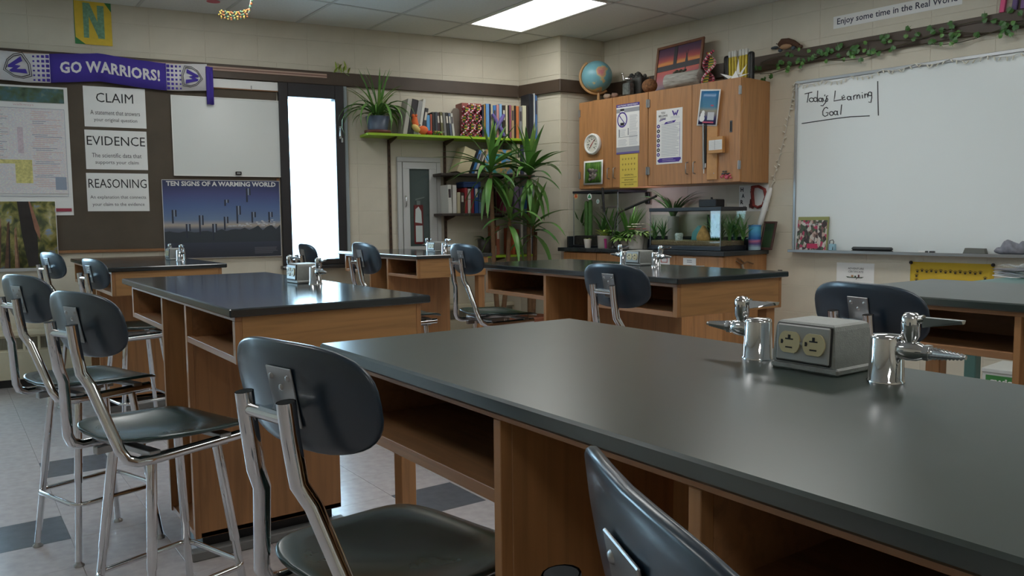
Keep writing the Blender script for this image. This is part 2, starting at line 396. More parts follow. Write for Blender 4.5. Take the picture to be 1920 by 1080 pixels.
# windows
WFR = mat('dark_bronze_frame', (52, 50, 52), .35, .3); WGL = glass('window_glass', (.97, .98, .98))
def window(name, w, glass_s):
    a0, a1, z0, z1 = w; g0, g1 = glass_s; root = link(name, None, None, FB, kind='structure')
    m = MB(); gz0, gz1 = z0+.05, 2.272
    m.box((a0, -.05, z0), (g0, .10, z1), 0, .004); m.box((g1, -.05, z0), (a1-.035, .10, z1), 0, .004)
    m.box((g0, -.05, z0), (g1, .10, gz0), 0, .004); m.box((g0, -.05, gz1), (g1, .10, z1), 0, .004); m.build('window_frame', WFR, root)
    MB().box((g0, .02, gz0), (g1, .026, gz1)).build('pane', WGL, root)
    MB().box((a1-.035, -.03, z0), (a1, .10, z1), 0, .004).build('window_casing', mat('pale_casing', (150, 160, 165), .4), root)
    MB().box((a0-.02, -.09, z0-.03), (a1+.02, .10, z0), 0, .004).build('window_sill', WFR, root)
    h = MB(); hs = (g1+a1-.035)/2
    h.box((hs-.012, -.062, 1.93), (hs+.012, -.05, 2.04), 0, .003); h.tube([(hs, -.062, 2.02), (hs, -.085, 2.02), (hs-.01, -.095, 1.95)], .008, 8); h.box((hs+.002, -.075, 1.90), (hs+.02, -.05, 1.94), 0, .004)
    h.build('window_latch', STEEL, root); return root
window('window_1', win1, (PB(541.5, 300)[0], PB(628.5, 300)[0])); window('window_2', win2, (-2.40, -1.02))
# outdoors: snowy ground, a distant pale house
SNOW = mat('snow', (236, 240, 246), .8, vary=.03, vscale=2)
MB().box((-30, 8.6, -.9), (60, 70, -.5)).build('ground_snow', SNOW, None, I4, kind='structure')
hs_ = thing('house', 'pale house with grey roof seen through the window glass', 'house', T((14, 42, -.5)))
MB().box((0, 0, 0), (9, 7, 2.6)).build('house_wall', mat('pale_siding', (206, 212, 216), .8), hs_)
MB().prism([(-.5, 2.6), (9.5, 2.6), (4.5, 5.2)], -.3, 7.3).build('roof', mat('grey_roof', (196, 204, 210), .8), hs_)
MB().box((5.6, -.05, 0), (6.6, .02, 2.1)).build('house_door', mat('pale_door', (196, 170, 168), .5), hs_)
# wall heater under the window
HEAT = mat('heater_cream', (206, 198, 172), .45)
rt = thing('wall_heater', 'cream metal baseboard heater with a row of square vents along the window wall', 'heater', FB)
m = MB(); m.box((-2.4, -.115, .06), (3.5, -.002, .275), 0, .004); m.box((-2.4, -.115, .385), (3.5, -.002, .425), 0, .006); m.box((-2.4, -.095, .275), (3.5, -.002, .385)); m.build('heater_case', HEAT, rt)
MB().box((-2.4, -.09, 0), (3.5, -.002, .06)).build('heater_base', BLACK, rt)
mb_ = MB().box((0, -.0155, 0), (.018, 0, .11), 0, .002).mesh('vent_divider', HEAT); gz = mat('vent_mesh', (140, 136, 118), .6, .2)
gm = MB().box((.0, 0, .012), (.082, .004, .098))
for k in range(8): gm.box((.004+k*.0098, -.003, .012), (.008+k*.0098, .0005, .098), 1)
gm = gm.mesh('vent_grille', [mat('vent_back', (104, 100, 84), .7), gz])
for k in range(48):
    link('vent_divider', mb_, rt, T((-1.2+k*.0975, -.0965, .275))); link('vent_grille', gm, rt, T((-1.2+k*.0975+.0165, -.098, .275)))
# ================================================================== lab tables
HT = .9625; TT = .0255
def lab_table(label, x0, y0, rot, lx, ly, ys, top):
    """ys = near end of frame, comp2, bay, comp1 spans, far end; local x to the right, y away"""
    f0, c2, bay, c1, f1 = ys; M = T((x0, y0, 0)) @ Rz(rad(rot)); zt = HT-TT; zb = zt-.142; fx = .02; rx = lx-.028
    r = thing('lab_table', label, 'table', M, 'black topped wooden lab tables')
    MB().box((0, 0, zt), (lx, ly, HT), 0, .004).build('tabletop', top, r)
    MB().box((fx, f0, zt-.014), (fx+.02, f1, zt), 0, .001).build('top_rail', WY, r)
    for a, b in (c2, c1):
        MB().box((fx, a, zb), (fx+.02, b, zb+.021), 0, .001).build('shelf_rail', WY, r)
        m = MB(); d = .40
        m.box((fx+.02, a-.012, zb), (fx+d, b+.012, zb+.016)); m.box((fx+d, a-.012, zb), (fx+d+.014, b+.012, zt))
        m.box((fx+.02, a-.012, zb+.016), (fx+d, a, zt)); m.box((fx+.02, b, zb+.016), (fx+d, b+.012, zt)); m.build('book_compartment', WY, r)
    for a, b, z in ((f0, c2[0], zb), (c1[1], f1, zb), (c2[1], bay[0], .075), (bay[1], c1[0], .075)):
        MB().box((fx-.001, a, z), (fx+.02, b, zt-.014), 0, .001).build('stile', WZ, r)
    # pedestal around the open bay
    MB().box((fx+.02, c2[1]+.004, .075), (rx-.06, bay[0], zt-.014), 0, .001).build('side_panel', WZ, r)
    MB().box((fx+.02, bay[1], .075), (rx-.06, c1[0]-.004, zt-.014), 0, .001).build('side_panel', WZ, r)
    MB().box((fx+.36, bay[0], .075), (fx+.376, bay[1], zt), 0).build('back_panel', WZ, r)
    MB().box((rx-.076, bay[0], .075), (rx-.06, bay[1], zt), 0).build('rear_panel', WZ, r)
    MB().box((fx+.005, c2[1]+.004, .075), (rx-.062, c1[0]-.004, .092)).build('bottom_board', WY, r)
    MB().box((fx+.03, c2[1]+.03, 0), (rx-.09, c1[0]-.03, .075)).build('plinth', BLACK, r)
    MB().box((fx-.02, c2[1]-.02, 0), (rx-.05, c2[1]+.028, .035), 0, .004).build('floor_strip', mat('grey_strip', (120, 120, 120), .5), r)
    # end aprons, long rear rail and the two rear legs
    MB().box((fx+.02, f0, zb), (rx-.018, f0+.018, zt), 0, .0015).build('end_apron', WX, r)
    MB().box((rx-.018, f0-.001, zb), (rx, f0+.018, zt), 0, .0015).build('end_stile', WZ, r)
    MB().box((fx+.02, f1-.018, zb), (rx, f1, zt), 0, .0015).build('end_apron', WX, r)
    MB().box((rx-.018, f0+.018, zb+.03), (rx, f1-.018, zt), 0, .0015).build('rear_rail', WY, r)
    for y in (f0+.02, f1-.075):
        MB().box((rx-.075, y, .012), (rx-.02, y+.055, zb+.03), 0, .002).build('leg', WZ, r)
        l = r.children[-1]; MB().lathe([(.02, 0), (.02, .012)], 10).build('leg_glide', STEEL, l, T((rx-.047, y+.0275, 0)))
    return M
YS = (.02, (.045, .595), (.620, .962), (.985, 1.535), 1.56)
YS1 = (.10, (.125, .672), (.690, 1.05), (1.068, 1.622), 1.66)
YS4 = (.02, (.04, .49), (.515, .80), (.825, 1.275), 1.295)
TM = {}
TM[1] = lab_table('black topped lab table largest in view, beside the nearest stools, with open book slots', .630, -.103, 0, .668, 1.68, YS1, EPOXY)
TM[2] = lab_table('black topped lab table behind the nearest one, with bright window glare on its polished top', .677, 2.368, 0, .668, 1.68, YS, EPOXY2)
TM[3] = lab_table('black topped lab table under the dark brown notice board and blue climate poster', .781, 5.082, 0, .668, 1.60, YS, EPOXY2)
TM[4] = lab_table('black topped lab table by the narrow window and white extinguisher cupboard', 2.80, 5.13, 0, .66, 1.40, YS4, EPOXY2)
TM[5] = lab_table('black topped lab table in front of the aquarium counter, with plywood end apron', 2.50, 2.33, -2, .72, 1.68, YS, EPOXY2)
TM[6] = lab_table('black topped lab table along the whiteboard wall with teal tray and papers on it', 2.485, -.03, 0, .745, 1.68, YS1, EPOXY)
# ------------------------------------------------------------------ outlet boxes and gas turrets
IVORY = mat('ivory_outlet', (205, 192, 150), .4); PLATE = mat('grey_cover_plate', (164, 165, 162), .4, .3); CAST = mat('cast_metal', (150, 152, 148), .42, .25, vary=.06, vscale=90, bump=.25, bscale=400)
def make_outlet_box():
    r = thing('outlet_box', 'x', 'outlet', I4, 'metal outlet boxes on the lab tables')
    m = MB(); w, d, h = .058, .052, .080                   # half widths along y and x; face looks to -x
    prof = [(-d, 0), (d, 0), (d, .013), (-d, .013)]
    m.box((-d, -w-.004, 0), (d, w+.004, .012), 0, .003)
    vs = []
    for z, k in ((.012, 1), (.03, .985), (h-.010, .93), (h-.003, .90), (h, .84)):
        vs.append([(-d*k-.0, -w*k, z), (d*k, -w*k, z), (d*k, w*k, z), (-d*k, w*k, z)])
    fl = [p for q in vs for p in q]; fs = []
    for i in range(len(vs)-1):
        for j in range(4): fs.append((i*4+j, i*4+(j+1) % 4, i*4+4+(j+1) % 4, i*4+4+j))
    fs.append((len(fl)-4, len(fl)-3, len(fl)-2, len(fl)-1)); m.add(fl, fs); m.build('box_body', CAST, r)
    tilt = T((-d*.965-.0020, 0, .0455)) @ Ry(rad(3.6)) @ Rz(rad(-90))     # plate frame: x along -y.., front = -y local
    MB().box((-.049, -.003, -.030), (.049, .002, .030), 0, .003).build('cover_plate', PLATE, r, tilt)
    MB().box((-.0508, -.0010, -.0318), (.0508, .0035, .0318), 0, .003).build('gasket', BLACK, r, tilt)
    for sx in (-1, 1):
        q = MB(); poly = []
        for k in range(24):
            t = 2*math.pi*k/24; poly.append((.0175*math.cos(t), max(-.0152, min(.0152, .0185*math.sin(t)))))
        q.prism(poly, -.0062, -.003, 0); q.box((-.002, -.0068, .0035), (.002, -.0055, .0105), 1); q.box((-.0065, -.0068, .0035), (.0065, -.0055, .0055), 1)
        q.box((-.0055, -.0068, -.0085), (.0055, -.0055, -.0065), 1); q.prism([(-.0135, -.003), (-.0105, -.003), (-.0095, 0), (-.0105, .003), (-.0135, .003)], -.0068, -.0055, 1)
        q.build('receptacle', [IVORY, BLACK], r, tilt @ T((sx*.0225, 0, .001)) @ Matrix.Diagonal((1.14, 1, 1.14, 1)))
    MB().lathe([(.003, 0), (.003, .0015)], 8).build('screw', STEEL, r, tilt @ T((0, -.0045, .001)) @ Rx(rad(90)))
    return r
def make_turret():
    r = thing('gas_turret', 'x', 'gas tap', I4, 'chrome gas turrets on the lab tables')
    MB().lathe([(.0275, 0), (.0275, .003), (.0255, .005), (.0235, .066), (.0225, .0705), (.019, .0725), (0.0001, .074)], 28).build('column', CHROME, r)
    V = Rz(rad(0))
    q = MB(); L = Rx(rad(90))   # along -y
    q.lathe([(.0125, .019), (.014, .022), (.0155, .034), (.0145, .046), (.0115, .054), (.0095, .058)], 16, 0, T((0, 0, .052)) @ L)
    q.lathe([(.0125, .058), (.0125, .066)], 6, 0, T((0, 0, .052)) @ L, False); q.build('valve_body', CHROME, r)
    pr = [(.0093, .066)]
    for k in range(9): a = .0100-k*.00058; pr += [(a, .068+k*.0052), (a-.0030, .0722+k*.0052)]
    pr.append((.0035, .116)); MB().lathe(pr, 14, 0, T((0, 0, .052)) @ L).build('hose_nozzle', CHROME, r)
    MB().lathe([(.0075, .058), (.0085, .066), (.0128, .074), (.0135, .096), (.0125, .103), (.009, .108), (.0001, .109)], 14).build('bonnet', CHROME, r, T((0, -.036, 0)))
    return r
def lever(parent, sgn, red=False):
    m = MB(); m.tube([(0, 0, .092), (0, -.012, .099), (0, -.02, .101)], .006, 8)
    v = [(-.006, -.018, .1035), (.006, -.018, .1035), (.0065, -.075, .1035), (-.0065, -.075, .1035), (-.002, -.018, .088), (.002, -.018, .088), (.003, -.075, .0985), (-.003, -.075, .0985)]
    m.add(v, [(0, 1, 2, 3), (4, 7, 6, 5), (0, 4, 5, 1), (1, 5, 6, 2), (2, 6, 7, 3), (3, 7, 4, 0)])
    return m.build('lever', CHROME, parent, T((0, -.036, 0)) if sgn > 0 else T((0, -.036, 0)) @ Rz(math.pi))
box0 = make_outlet_box(); tur = {1: make_turret(), -1: make_turret()}
for s in (1, -1): lever(tur[s], s)
def utilities(n, bx, by, first, dy=.124):
    M = TM[n] @ T((bx, by, HT)); where = {1: 'nearest', 2: 'window-glare', 3: 'notice board side', 4: 'window side', 5: 'aquarium side'}[n]
    for kind, src, MM, lab in (('b', box0, M, 'grey metal box with two ivory sockets on the %s lab table' % where),
                               ('r', tur[1], M @ T((-.022 if n == 1 else 0, -dy, 0)), 'chrome gas turret, near side of the outlet box on the %s lab table' % where),
                               ('l', tur[-1], M @ T((-.006 if n == 1 else 0, dy, 0)) @ Rz(math.pi), 'chrome gas turret, far side of the outlet box on the %s lab table' % where)):
        if first: src.matrix_local = MM; src['label'] = lab
        else: copy_tree(src, MM, lab)
utilities(1, .555, .885, True); utilities(2, .555, .86, False); utilities(3, .55, .80, False); utilities(4, .53, .62, False); utilities(5, .575, .86, False)
# ------------------------------------------------------------------ stools with backs
def make_stool():
    r = thing('lab_stool', 'x', 'stool', I4, 'navy shell lab stools')
    def seat_z(x, y):
        u, v = x/.195, y/.19
        return .012*u*u*(1 if u < 0 else .2)+.014*v*v*(1-.6*u)-.022*max(0, u-.55)**2*4-.014*(1-min(1, (u+.15)**2*1.3+v*v))
    m = MB(); shell(m, .195, .19, seat_z, .012, 3.8); m.build('seat', SEATM, r)
    # backrest: built flat in x (across) y (up), then stood up
    m = MB(); shell(m, .188, .088, lambda x, y: .030*(x/.188)**2+.006*(y/.088)**2, .011, 2.8, 0, None, 6, 44)
    B = T((-.228, 0, .318)) @ Matrix(((0, -math.sin(.19), math.cos(.19), 0), (1, 0, 0, 0), (0, math.cos(.19), math.sin(.19), 0), (0, 0, 0, 1)))
    bk = m.build('backrest', SHELL, r, B)
    m = MB(); m.box((-.034, -.045, -.0080), (.034, .05, -.0050), 0, .001)
    for x, y in ((-.022, .034), (.022, .034), (0, .018), (-.022, -.03), (.022, -.03)): m.lathe([(.0008, -.0108), (.004, -.0102), (.0055, -.0080)], 8, 0, T((x, y, 0)))
    m.build('mounting_plate', STEEL, r, B)
    for s in (-1, 1):
        pts = [(-.268, s*.058, .325), (-.262, s*.058, .27), (-.252, s*.060, .20), (-.236, s*.072, .165), (-.213, s*.118, .05), (-.203, s*.138, .0), (-.19, s*.146, -.025), (-.165, s*.150, -.037), (-.12, s*.150, -.039), (.15, s*.135, -.036)]
        q = MB().tube(pts, [.0145, .0145, .0145, .0142]+[.0138]*6, 14, 0, None, False)
        q.tube([(-.268, s*.058, .325), (-.2675, s*.058, .318)], .0128, 14, 1); q.build('frame_tube', [CHROME, DARK], r)
    q = MB().tube([(-.264, -.058, .298), (-.264, .058, .298)], .0105, 12); q.box((-.262, -.03, .296), (-.238, .03, .304), 0, .002); q.build('crossbar', CHROME, r)
    q = MB(); q.box((-.13, -.15, -.034), (-.10, .15, -.018), 0, .002); q.box((.08, -.15, -.032), (.115, .15, -.018), 0, .002)
    for s in (-1, 1): q.box((-.15, s*.10-.012, -.062), (.13, s*.10+.012, -.04), 0, .002)
    q.build('seat_support', STEEL, r)
    return r
def finish_stool(r, h):
    for sx in (-1, 1):
        for sy in (-1, 1):
            a = Vector((sx*.098, sy*.098, -.045)); b = Vector((sx*.155, sy*.155, -h+.016)); k = a.lerp(b, .52)
            l = MB().tube([a, k, k.lerp(b, .01), b], [.0135, .0135, .0112, .0112], 12).build('leg', CHROME, r)
            MB().lathe([(.018, 0), (.018, .006), (.010, .011), (.008, .018)], 14).build('leg_glide', STEEL, l, T((b.x, b.y, -h)))
    zr = -h+.215; e = .150; c = .04; pts = []
    for cx, cy, t0 in ((e-c, e-c, 0), (-e+c, e-c, 90), (-e+c, -e+c, 180), (e-c, -e+c, 270)):
        for t in range(0, 91, 18): pts.append((cx+c*math.cos(rad(t0+t)), cy+c*math.sin(rad(t0+t)), zr))
    pts.append(pts[0]); MB().tube(pts, .0085, 10, 0, None, False).build('foot_ring', CHROME, r)
    return r
stool0 = make_stool(); used = [False]
def stool(x, y, rot, h, label):
    M = T((x, y, h)) @ Rz(rad(rot))
    src = stool0 if not used[0] else None
    if used[0]:
        o = copy_tree(stool0, M, label)
        for ch in list(o.children):
            if ch.name.split('.')[0] in ('leg', 'foot_ring'):
                for g in list(ch.children): bpy.data.objects.remove(g)
                bpy.data.objects.remove(ch)
        finish_stool(o, h); return o
    return None
STOOLS = [
 (.497, 2.42, 18.5, .635, 'navy stool pulled up to the glare-topped table, nearest one with its whole seat in view'),
 (.440, 3.36, 19, .635, 'navy stool half cut by the picture edge, far end of the glare-topped table'),
 (.644, 1.234, 12.3, .63, 'navy stool at the largest table with seat tucked under its open book slot'),
 (.570, .272, -24, .636, 'navy stool closest to the viewer, only its backrest top and one tube end showing'),
 (2.338, 2.309, -1, .637, 'navy stool seen from behind at the table before the aquarium counter'),
 (2.261, 1.189, -10, .63, 'navy stool seen from behind at the table along the whiteboard wall'),
 (2.60, 3.80, -4, .680, 'navy stool standing beside the far end of the table before the tall plants'),
 (2.093, 4.02, -3, .695, 'navy stool standing in front of the table by the extinguisher cupboard'),
 (2.326, 5.463, -3, .656, 'navy stool partly hidden by gas taps, silhouetted below the bright window'),
 (.784, 5.92, 14, .635, 'navy stool below the redwood tree photo, far left against the wall'),
 (.90, 5.0, 10, .62, 'navy stool at the table under the notice board, its backrest before the table edge'),
]
for k, (x, y, rot, h, lab) in enumerate(STOOLS):
    if k: stool(x, y, rot, h, lab)
    else: used[0] = True
    if k == 0: first = (x, y, rot, h, lab)
x, y, rot, h, lab = STOOLS[0]; stool0.matrix_local = T((x, y, h)) @ Rz(rad(rot)); stool0['label'] = lab; finish_stool(stool0, h)
# ================================================================== window wall: board, posters, banner, shelves
def wt(fr, name, label, cat, s, z, off=0., group=None, rz=0.): return thing(name, label, cat, at(fr, s, off, z, rz), group)
def span(P, u0, v0, u1, v1, off):
    """rectangle on a wall from two opposite picture corners, levels read at its middle"""
    um = (u0+u1)/2; vm = (v0+v1)/2
    return P(u0, vm, off)[0], P(um, v1, off)[1], P(u1, vm, off)[0], P(um, v0, off)[1]
BROWNP = mat('brown_board_paper', (84, 74, 62), .8, vary=.10, vscale=5, bump=.2, bscale=9)
s0, z0, s1, z1 = span(PB, 110, 160, 538, 465, .0); s1 = win1[0]-.012
bd = wt(FB, 'notice_board', 'large dark brown paper covered notice board left of the narrow window', 'board', 0, 0)
MB().box((-2.2+1.3, -.018, z0), (s1, -.001, 2.388), 0, .002).build('board_panel', BROWNP, bd)
WOODF = mat('board_edge_wood', (140, 98, 62), .5, vary=.1, vscale=30)
MB().box((-.9, -.026, z0-.022), (s1, -.001, z0), 0, .003).build('bottom_edge', WOODF, bd)
MB().box((s1-.022, -.028, z0), (s1, -.018, PB(528, 335)[1]), 0, .003).build('side_edge', WOODF, bd)
OB = .0195
rl = wt(FB, 'map_rail', 'long thin tan display rail running just under the brown trim above the board', 'rail', 0, 0)
zr = PB(500, 134, .035)[1]; MB().box((-.9, -.040, zr-.022), (PB(613, 145, .035)[0], -.0185, zr+.014), 0, .003).build('rail_bar', mat('tan_rail', (178, 150, 134), .5), rl)
MB().box((-.9, -.042, zr-.008), (PB(613, 145, .035)[0], -.040, zr), 0).build('rail_groove', mat('rail_groove', (120, 84, 74), .6), rl)
def paper(fr, P, name, label, cat, c, off, group=None, mats=None, curl=None, t=.0012, nx=2, nz=2):
    a0, b0, a1, b1 = span(P, *c, off)
    r = wt(fr, name, label, cat, (a0+a1)/2, (b0+b1)/2, off, group); w, h = a1-a0, b1-b0
    MB().sheet(w, h, t, curl, 0, nx, nz, -w/2, -h/2).build('sheet', mats or WHITE, r); return r, w, h
def lines(mb, x0, x1, z0, z1, n, mi, y=-.0022, fill=.45, jag=.25):
    for k in range(n):
        z = z1-(k+.5)*(z1-z0)/n; t = (z1-z0)/n*fill; mb.rect(x0, z-t/2, x1-(x1-x0)*jag*random.random(), z+t/2, y, mi)
# three word sheets
for nm, c, big, l1, l2 in (('claim', (157, 164, 273, 239), 'CLAIM', 'A statement that answers', 'your original question'),
                           ('evidence', (160, 245, 276, 318), 'EVIDENCE', 'The scientific data that', 'supports your claim'),
                           ('reasoning', (163, 325, 279, 396), 'REASONING', 'An explanation that connects', 'your claim to the evidence')):
    r, w, h = paper(FB, PB, 'word_sheet', 'white sheet reading %s pinned on the dark brown board' % big, 'sign', c, OB)
    m = MB(); add_text(m, big, 0, h*.23, -.0022, (.60 if nm == 'claim' else .94)*w, .235*h)
    m.build('heading', INK, r); m = MB()
    add_text(m, l1, 0, -h*.14, -.0022, (.80 if nm != 'reasoning' else .9)*w, .11*h); m.build('text_line', mat('soft_ink', (74, 74, 78), .6), r); m = MB(); add_text(m, l2, 0, -h*.33, -.0022, .70*w if nm != 'reasoning' else .84*w, .115*h); m.build('text_line', mat('soft_ink', (74, 74, 78), .6), r)
# small whiteboard and label strip
WB = mat('whiteboard_face', (214, 217, 214), .18, spec=.5); ALU = mat('aluminium_trim', (170, 172, 174), .35, .9)
a0, b0, a1, b1 = span(PB, 323, 184, 541, 331, .035)
r = wt(FB, 'small_whiteboard', 'blank white dry erase panel hung beside the narrow window', 'whiteboard', (a0+a1)/2, (b0+b1)/2, .02); w, h = a1-a0, b1-b0
MB().box((-w/2, -.014, -h/2), (w/2, 0, h/2), 0, .002).build('panel', WB, r)
m = MB(); e = .008
for q in (((-w/2, -.018, -h/2), (w/2, -.0145, -h/2+e)), ((-w/2, -.018, h/2-e), (w/2, -.0145, h/2)), ((-w/2, -.018, -h/2+e), (-w/2+e, -.0145, h/2-e)), ((w/2-e, -.018, -h/2+e), (w/2, -.0145, h/2-e))): m.box(*q)
m.build('frame', WPL, r)
q = PB(447, 325, .04); t_ = wt(FB, 'board_magnet', 'small black clip at the bottom edge of the blank white panel', 'clip', q[0], q[1], .041)
MB().box((-.024, -.018, -.014), (.024, -.001, .014), 0, .004).build('clip_body', BLACK, t_); MB().box((-.014, -.0215, -.006), (.014, -.0185, .006), 0, .002).build('clip_face', STEEL, t_)
a0, b0, a1, b1 = span(PB, 398, 151, 526, 167, .03)
r = wt(FB, 'label_holder', 'pale strip of card along the board top, right of the purple scarf', 'card strip', (a0+a1)/2, (b0+b1)/2, OB); w, h = a1-a0, b1-b0
MB().box((-w/2, -.008, -h/2), (w/2, 0, h/2), 0, .001).build('card', WHITE, r); MB().box((-w/2, -.011, -h/2-.008), (w/2, 0, -h/2), 0, .001).build('holder_lip', WOODF, r); MB().box((.03, -.013, -h/2-.004), (.038, -.008, -h/2+.03), 0, .001).build('hook', STEEL, r)
# climate poster
SKYP = ramp_mat('poster_dusk', [(.0, (44, 46, 56)), (.30, (58, 66, 82)), (.42, (92, 100, 116)), (.47, (176, 164, 150)), (.53, (108, 130, 162)), (.70, (82, 104, 150)), (.88, (70, 76, 124)), (1., (48, 54, 90))], 'Z', 2.5, .35, (.6, .6, 1.72), distort=.10)
r, w, h = paper(FB, PB, 'climate_poster', 'dark blue poster headed TEN SIGNS OF A WARMING WORLD low on the board', 'poster', (306, 338, 526, 483), OB+.008, None, WHITE)
m = MB(); m.sheet(w*.992, h*.99, .001, None, 0, 2, 2, -w*.496, 0); sk = m.build('picture', SKYP, r, T((0, -.0015, -h*.495)))
SKYP.node_tree.nodes['Mapping'].inputs['Scale'].default_value = (.6, .6, 1/h)
m = MB(); add_text(m, 'TEN SIGNS OF A WARMING WORLD', 0, h*.452, -.0034, w*.93, h*.062, 0, 1, None, .034); m.build('heading', mat('pale_print', (214, 214, 212), .6), r)
m = MB(); HILL = 1
pts = [(-.5, -.16)]+[(-.5+.04*k, -.16+.01*math.sin(k*1.7)+(.10*max(0, (k-8)/17.)*(.6+.4*math.sin(k*2.3)))) for k in range(26)]+[(.5, -.2)]
m.prism([(x*w*.99, z*h) for x, z in pts]+[(.495*w, -.30*h), (-.495*w, -.30*h)], -.0032, -.0026, 1)
for k in range(46):
    x = .02+.47*random.random(); z = -.10+.10*random.random()*x*2; m.rect(x*w, z*h, (x+.02)*w, (z+.008+.008*random.random())*h, -.0038, 2)
for x, zt, zb in ((-.41, .12, -.05), (-.30, -.06, -.24), (-.19, .05, -.20), (-.08, -.06, -.28), (.02, .03, -.14), (.03, .25, .17), (.13, .17, -.06), (.22, .40, .22), (.26, .09, -.05), (.41, .09, -.05)):
    m.rect((x-.02)*w, zb*h, (x-.006)*w, zt*h, -.0044, 3); m.rect((x-.004)*w, (zt*.5+zb*.5)*h, (x+.006)*w, zt*h, -.0044, 4); m.rect((x+.007)*w, zb*h*.5+zt*h*.5, (x+.02)*w, zt*h, -.0044, 3)
lines(m, .26*w, .47*w, -.46*h, -.37*h, 6, 5, -.0044, .5)
m.build('print', [WHITE, mat('poster_hills', (50, 58, 66), .5), LIGHTGREY, mat('poster_bar', (44, 50, 66), .5), mat('poster_glint', (140, 152, 170), .5), mat('poster_small', (96, 98, 106), .5)], r)
# yellow letter card
r, w, h = paper(FB, PB, 'letter_card', 'green and yellow paper card with big letter N high on the wall', 'sign', (139, -4, 209, 84), .004, None, mat('green_card', (62, 132, 78), .7))
m = MB(); k = .16; m.prism([(-.48*w, -.36*h), (-.22*w, -.5*h), (.5*w, -.5*h), (.5*w, .22*h), (.24*w, .5*h), (-.34*w, .5*h), (-.49*w, .42*h)], -.003, -.0014); m.build('yellow_sheet', mat('yellow_card', (224, 190, 62), .7, vary=.06, vscale=20), r)
m = MB()
for poly in ([(-.26, -.36), (-.26, .38), (-.10, .38), (-.12, -.36)], [(.12, -.36), (.12, .34), (.30, .34), (.30, -.36)], [(-.26, .38), (-.08, .38), (.30, -.36), (.14, -.36)]): m.prism([(x*w, z*h) for x, z in poly], -.0042-.0003*len(m.v)/8, -.0032)
m.build('letter', mat('teal_letter', (118, 160, 132), .7, vary=.22, vscale=60), r)
# map poster and redwood photo at the far left
MAPM = ramp_mat('site_map', [(.0, (222, 222, 226)), (.42, (226, 224, 222)), (.48, (222, 204, 204)), (.54, (206, 212, 224)), (.60, (230, 226, 214)), (1., (198, 210, 220))], 'NOISE', 46, .5, (1, 1, 2.2), 8)
r, w, h = paper(FB, PB, 'map_poster', 'large pale site map poster with green photo strip on top, far left of board', 'poster', (-46, 160, 132, 404), OB+.002, None, WHITE)
m = MB(); m.sheet(w*.9, h*.66, .0006, None, 0, 2, 2, -w*.45, -h*.33); m.build('map_print', MAPM, r, T((0, -.0062, 0)))
m = MB(); FOR = ramp_mat('forest_strip', [(.2, (36, 52, 40)), (.45, (74, 96, 70)), (.6, (70, 104, 110)), (.8, (150, 160, 120))], 'NOISE', 16, .5)
m.rect(-.47*w, .375*h, .46*w, .485*h, -.0064, 0, None, .001); m.build('photo_strip', FOR, r)
m = MB(); m.rect(-.45*w, -.10*h, .02*w, -.07*h, -.0072, 0); m.rect(-.1*w, -.25*h, .08*w, -.07*h, -.0074, 0); m.rect(-.06*w, -.02*h, .0*w, .18*h, -.0072, 1)
for k in range(40): m.rect((.08+.05*random.random())*w, (.30-k*.0148)*h, (.22+.20*random.random())*w, (.3045-k*.0148)*h, -.0072, 2 if k % 7 < 5 else 5)
for k in range(26): m.rect((-.44+.06*random.random())*w, (.30-k*.0148)*h, (-.30+.16*random.random())*w, (.304-k*.0148)*h, -.0072, 5 if k % 3 else 2)
m.rect(.32*w, -.30*h, .44*w, -.20*h, -.0074, 3); m.rect(.10*w, -.47*h, .48*w, -.445*h, -.0074, 4); add_text(m, 'walkways', .02*w, .352*h, -.0068, .22*w, .022*h, 2)
for a in ((-.45, -.352, .455, -.348), (-.45, .325, .455, .328), (.452, -.35, .456, .328)): m.rect(a[0]*w, a[1]*h, a[2]*w, a[3]*h, -.0072, 5)
m.build('map_marks', [mat('map_yellow', (212, 202, 130), .6, vary=.22, vscale=70), mat('map_mauve', (206, 188, 196), .6, vary=.15, vscale=60), mat('map_pink', (214, 182, 178), .6), mat('map_legend', (150, 160, 178), .6), mat('map_red', (160, 56, 76), .6), mat('map_line', (150, 152, 168), .6)], r)
TREE = ramp_mat('redwood_bark', [(.28, (36, 40, 26)), (.42, (74, 82, 44)), (.52, (122, 118, 62)), (.60, (150, 142, 84)), (.68, (120, 138, 166))], 'NOISE', 16., .4, (1, 1, .8), 8, .6)
r, w, h = paper(FB, PB, 'redwood_photo', 'photo poster of tall redwood trunks below the pale map', 'poster', (-46, 377, 108, 509), OB+.009, None, WHITE, lambda u, v: .010*max(0, u-.6)**2*6, .0012, 6, 2)
m = MB(); m.sheet(w*.985, h*.95, .0006, lambda u, v: .010*max(0, u-.6)**2*6, 0, 6, 2, -w*.4925, -h*.455); m.build('photo', TREE, r, T((0, -.0016, 0)))
m = MB()
for k, (xa, xb, wa, wb, mi_) in enumerate(((-.47, -.49, .03, .07, 3), (-.30, -.42, .03, .08, 1), (-.20, -.27, .035, .09, 3), (-.10, -.14, .03, .07, 4), (-.36, -.36, .02, .05, 4), (-.02, -.02, .025, .06, 3))):
    m.prism([((xa-wa/2)*w, (.30-.04*k)*h), ((xa+wa/2)*w, (.34-.04*k)*h), ((xb+wb/2)*w, -.45*h), ((xb-wb/2)*w, -.45*h)], -.0030-.0002*k, -.0022, mi_)
    m.prism([((xa)*w, (.20-.04*k)*h), ((xa+wa/2)*w, (.24-.04*k)*h), ((xb+wb/2)*w, -.45*h), ((xb+wb*.2)*w, -.45*h)], -.0031-.0002*k, -.0022, 4 if mi_ != 4 else 0)
m.prism([(x*w, z*h) for x, z in ((.02, .495), (.16, .495), (.22, .1), (.44, -.40), (.12, -.44), (.06, 0))], -.0040, -.0034, 0)
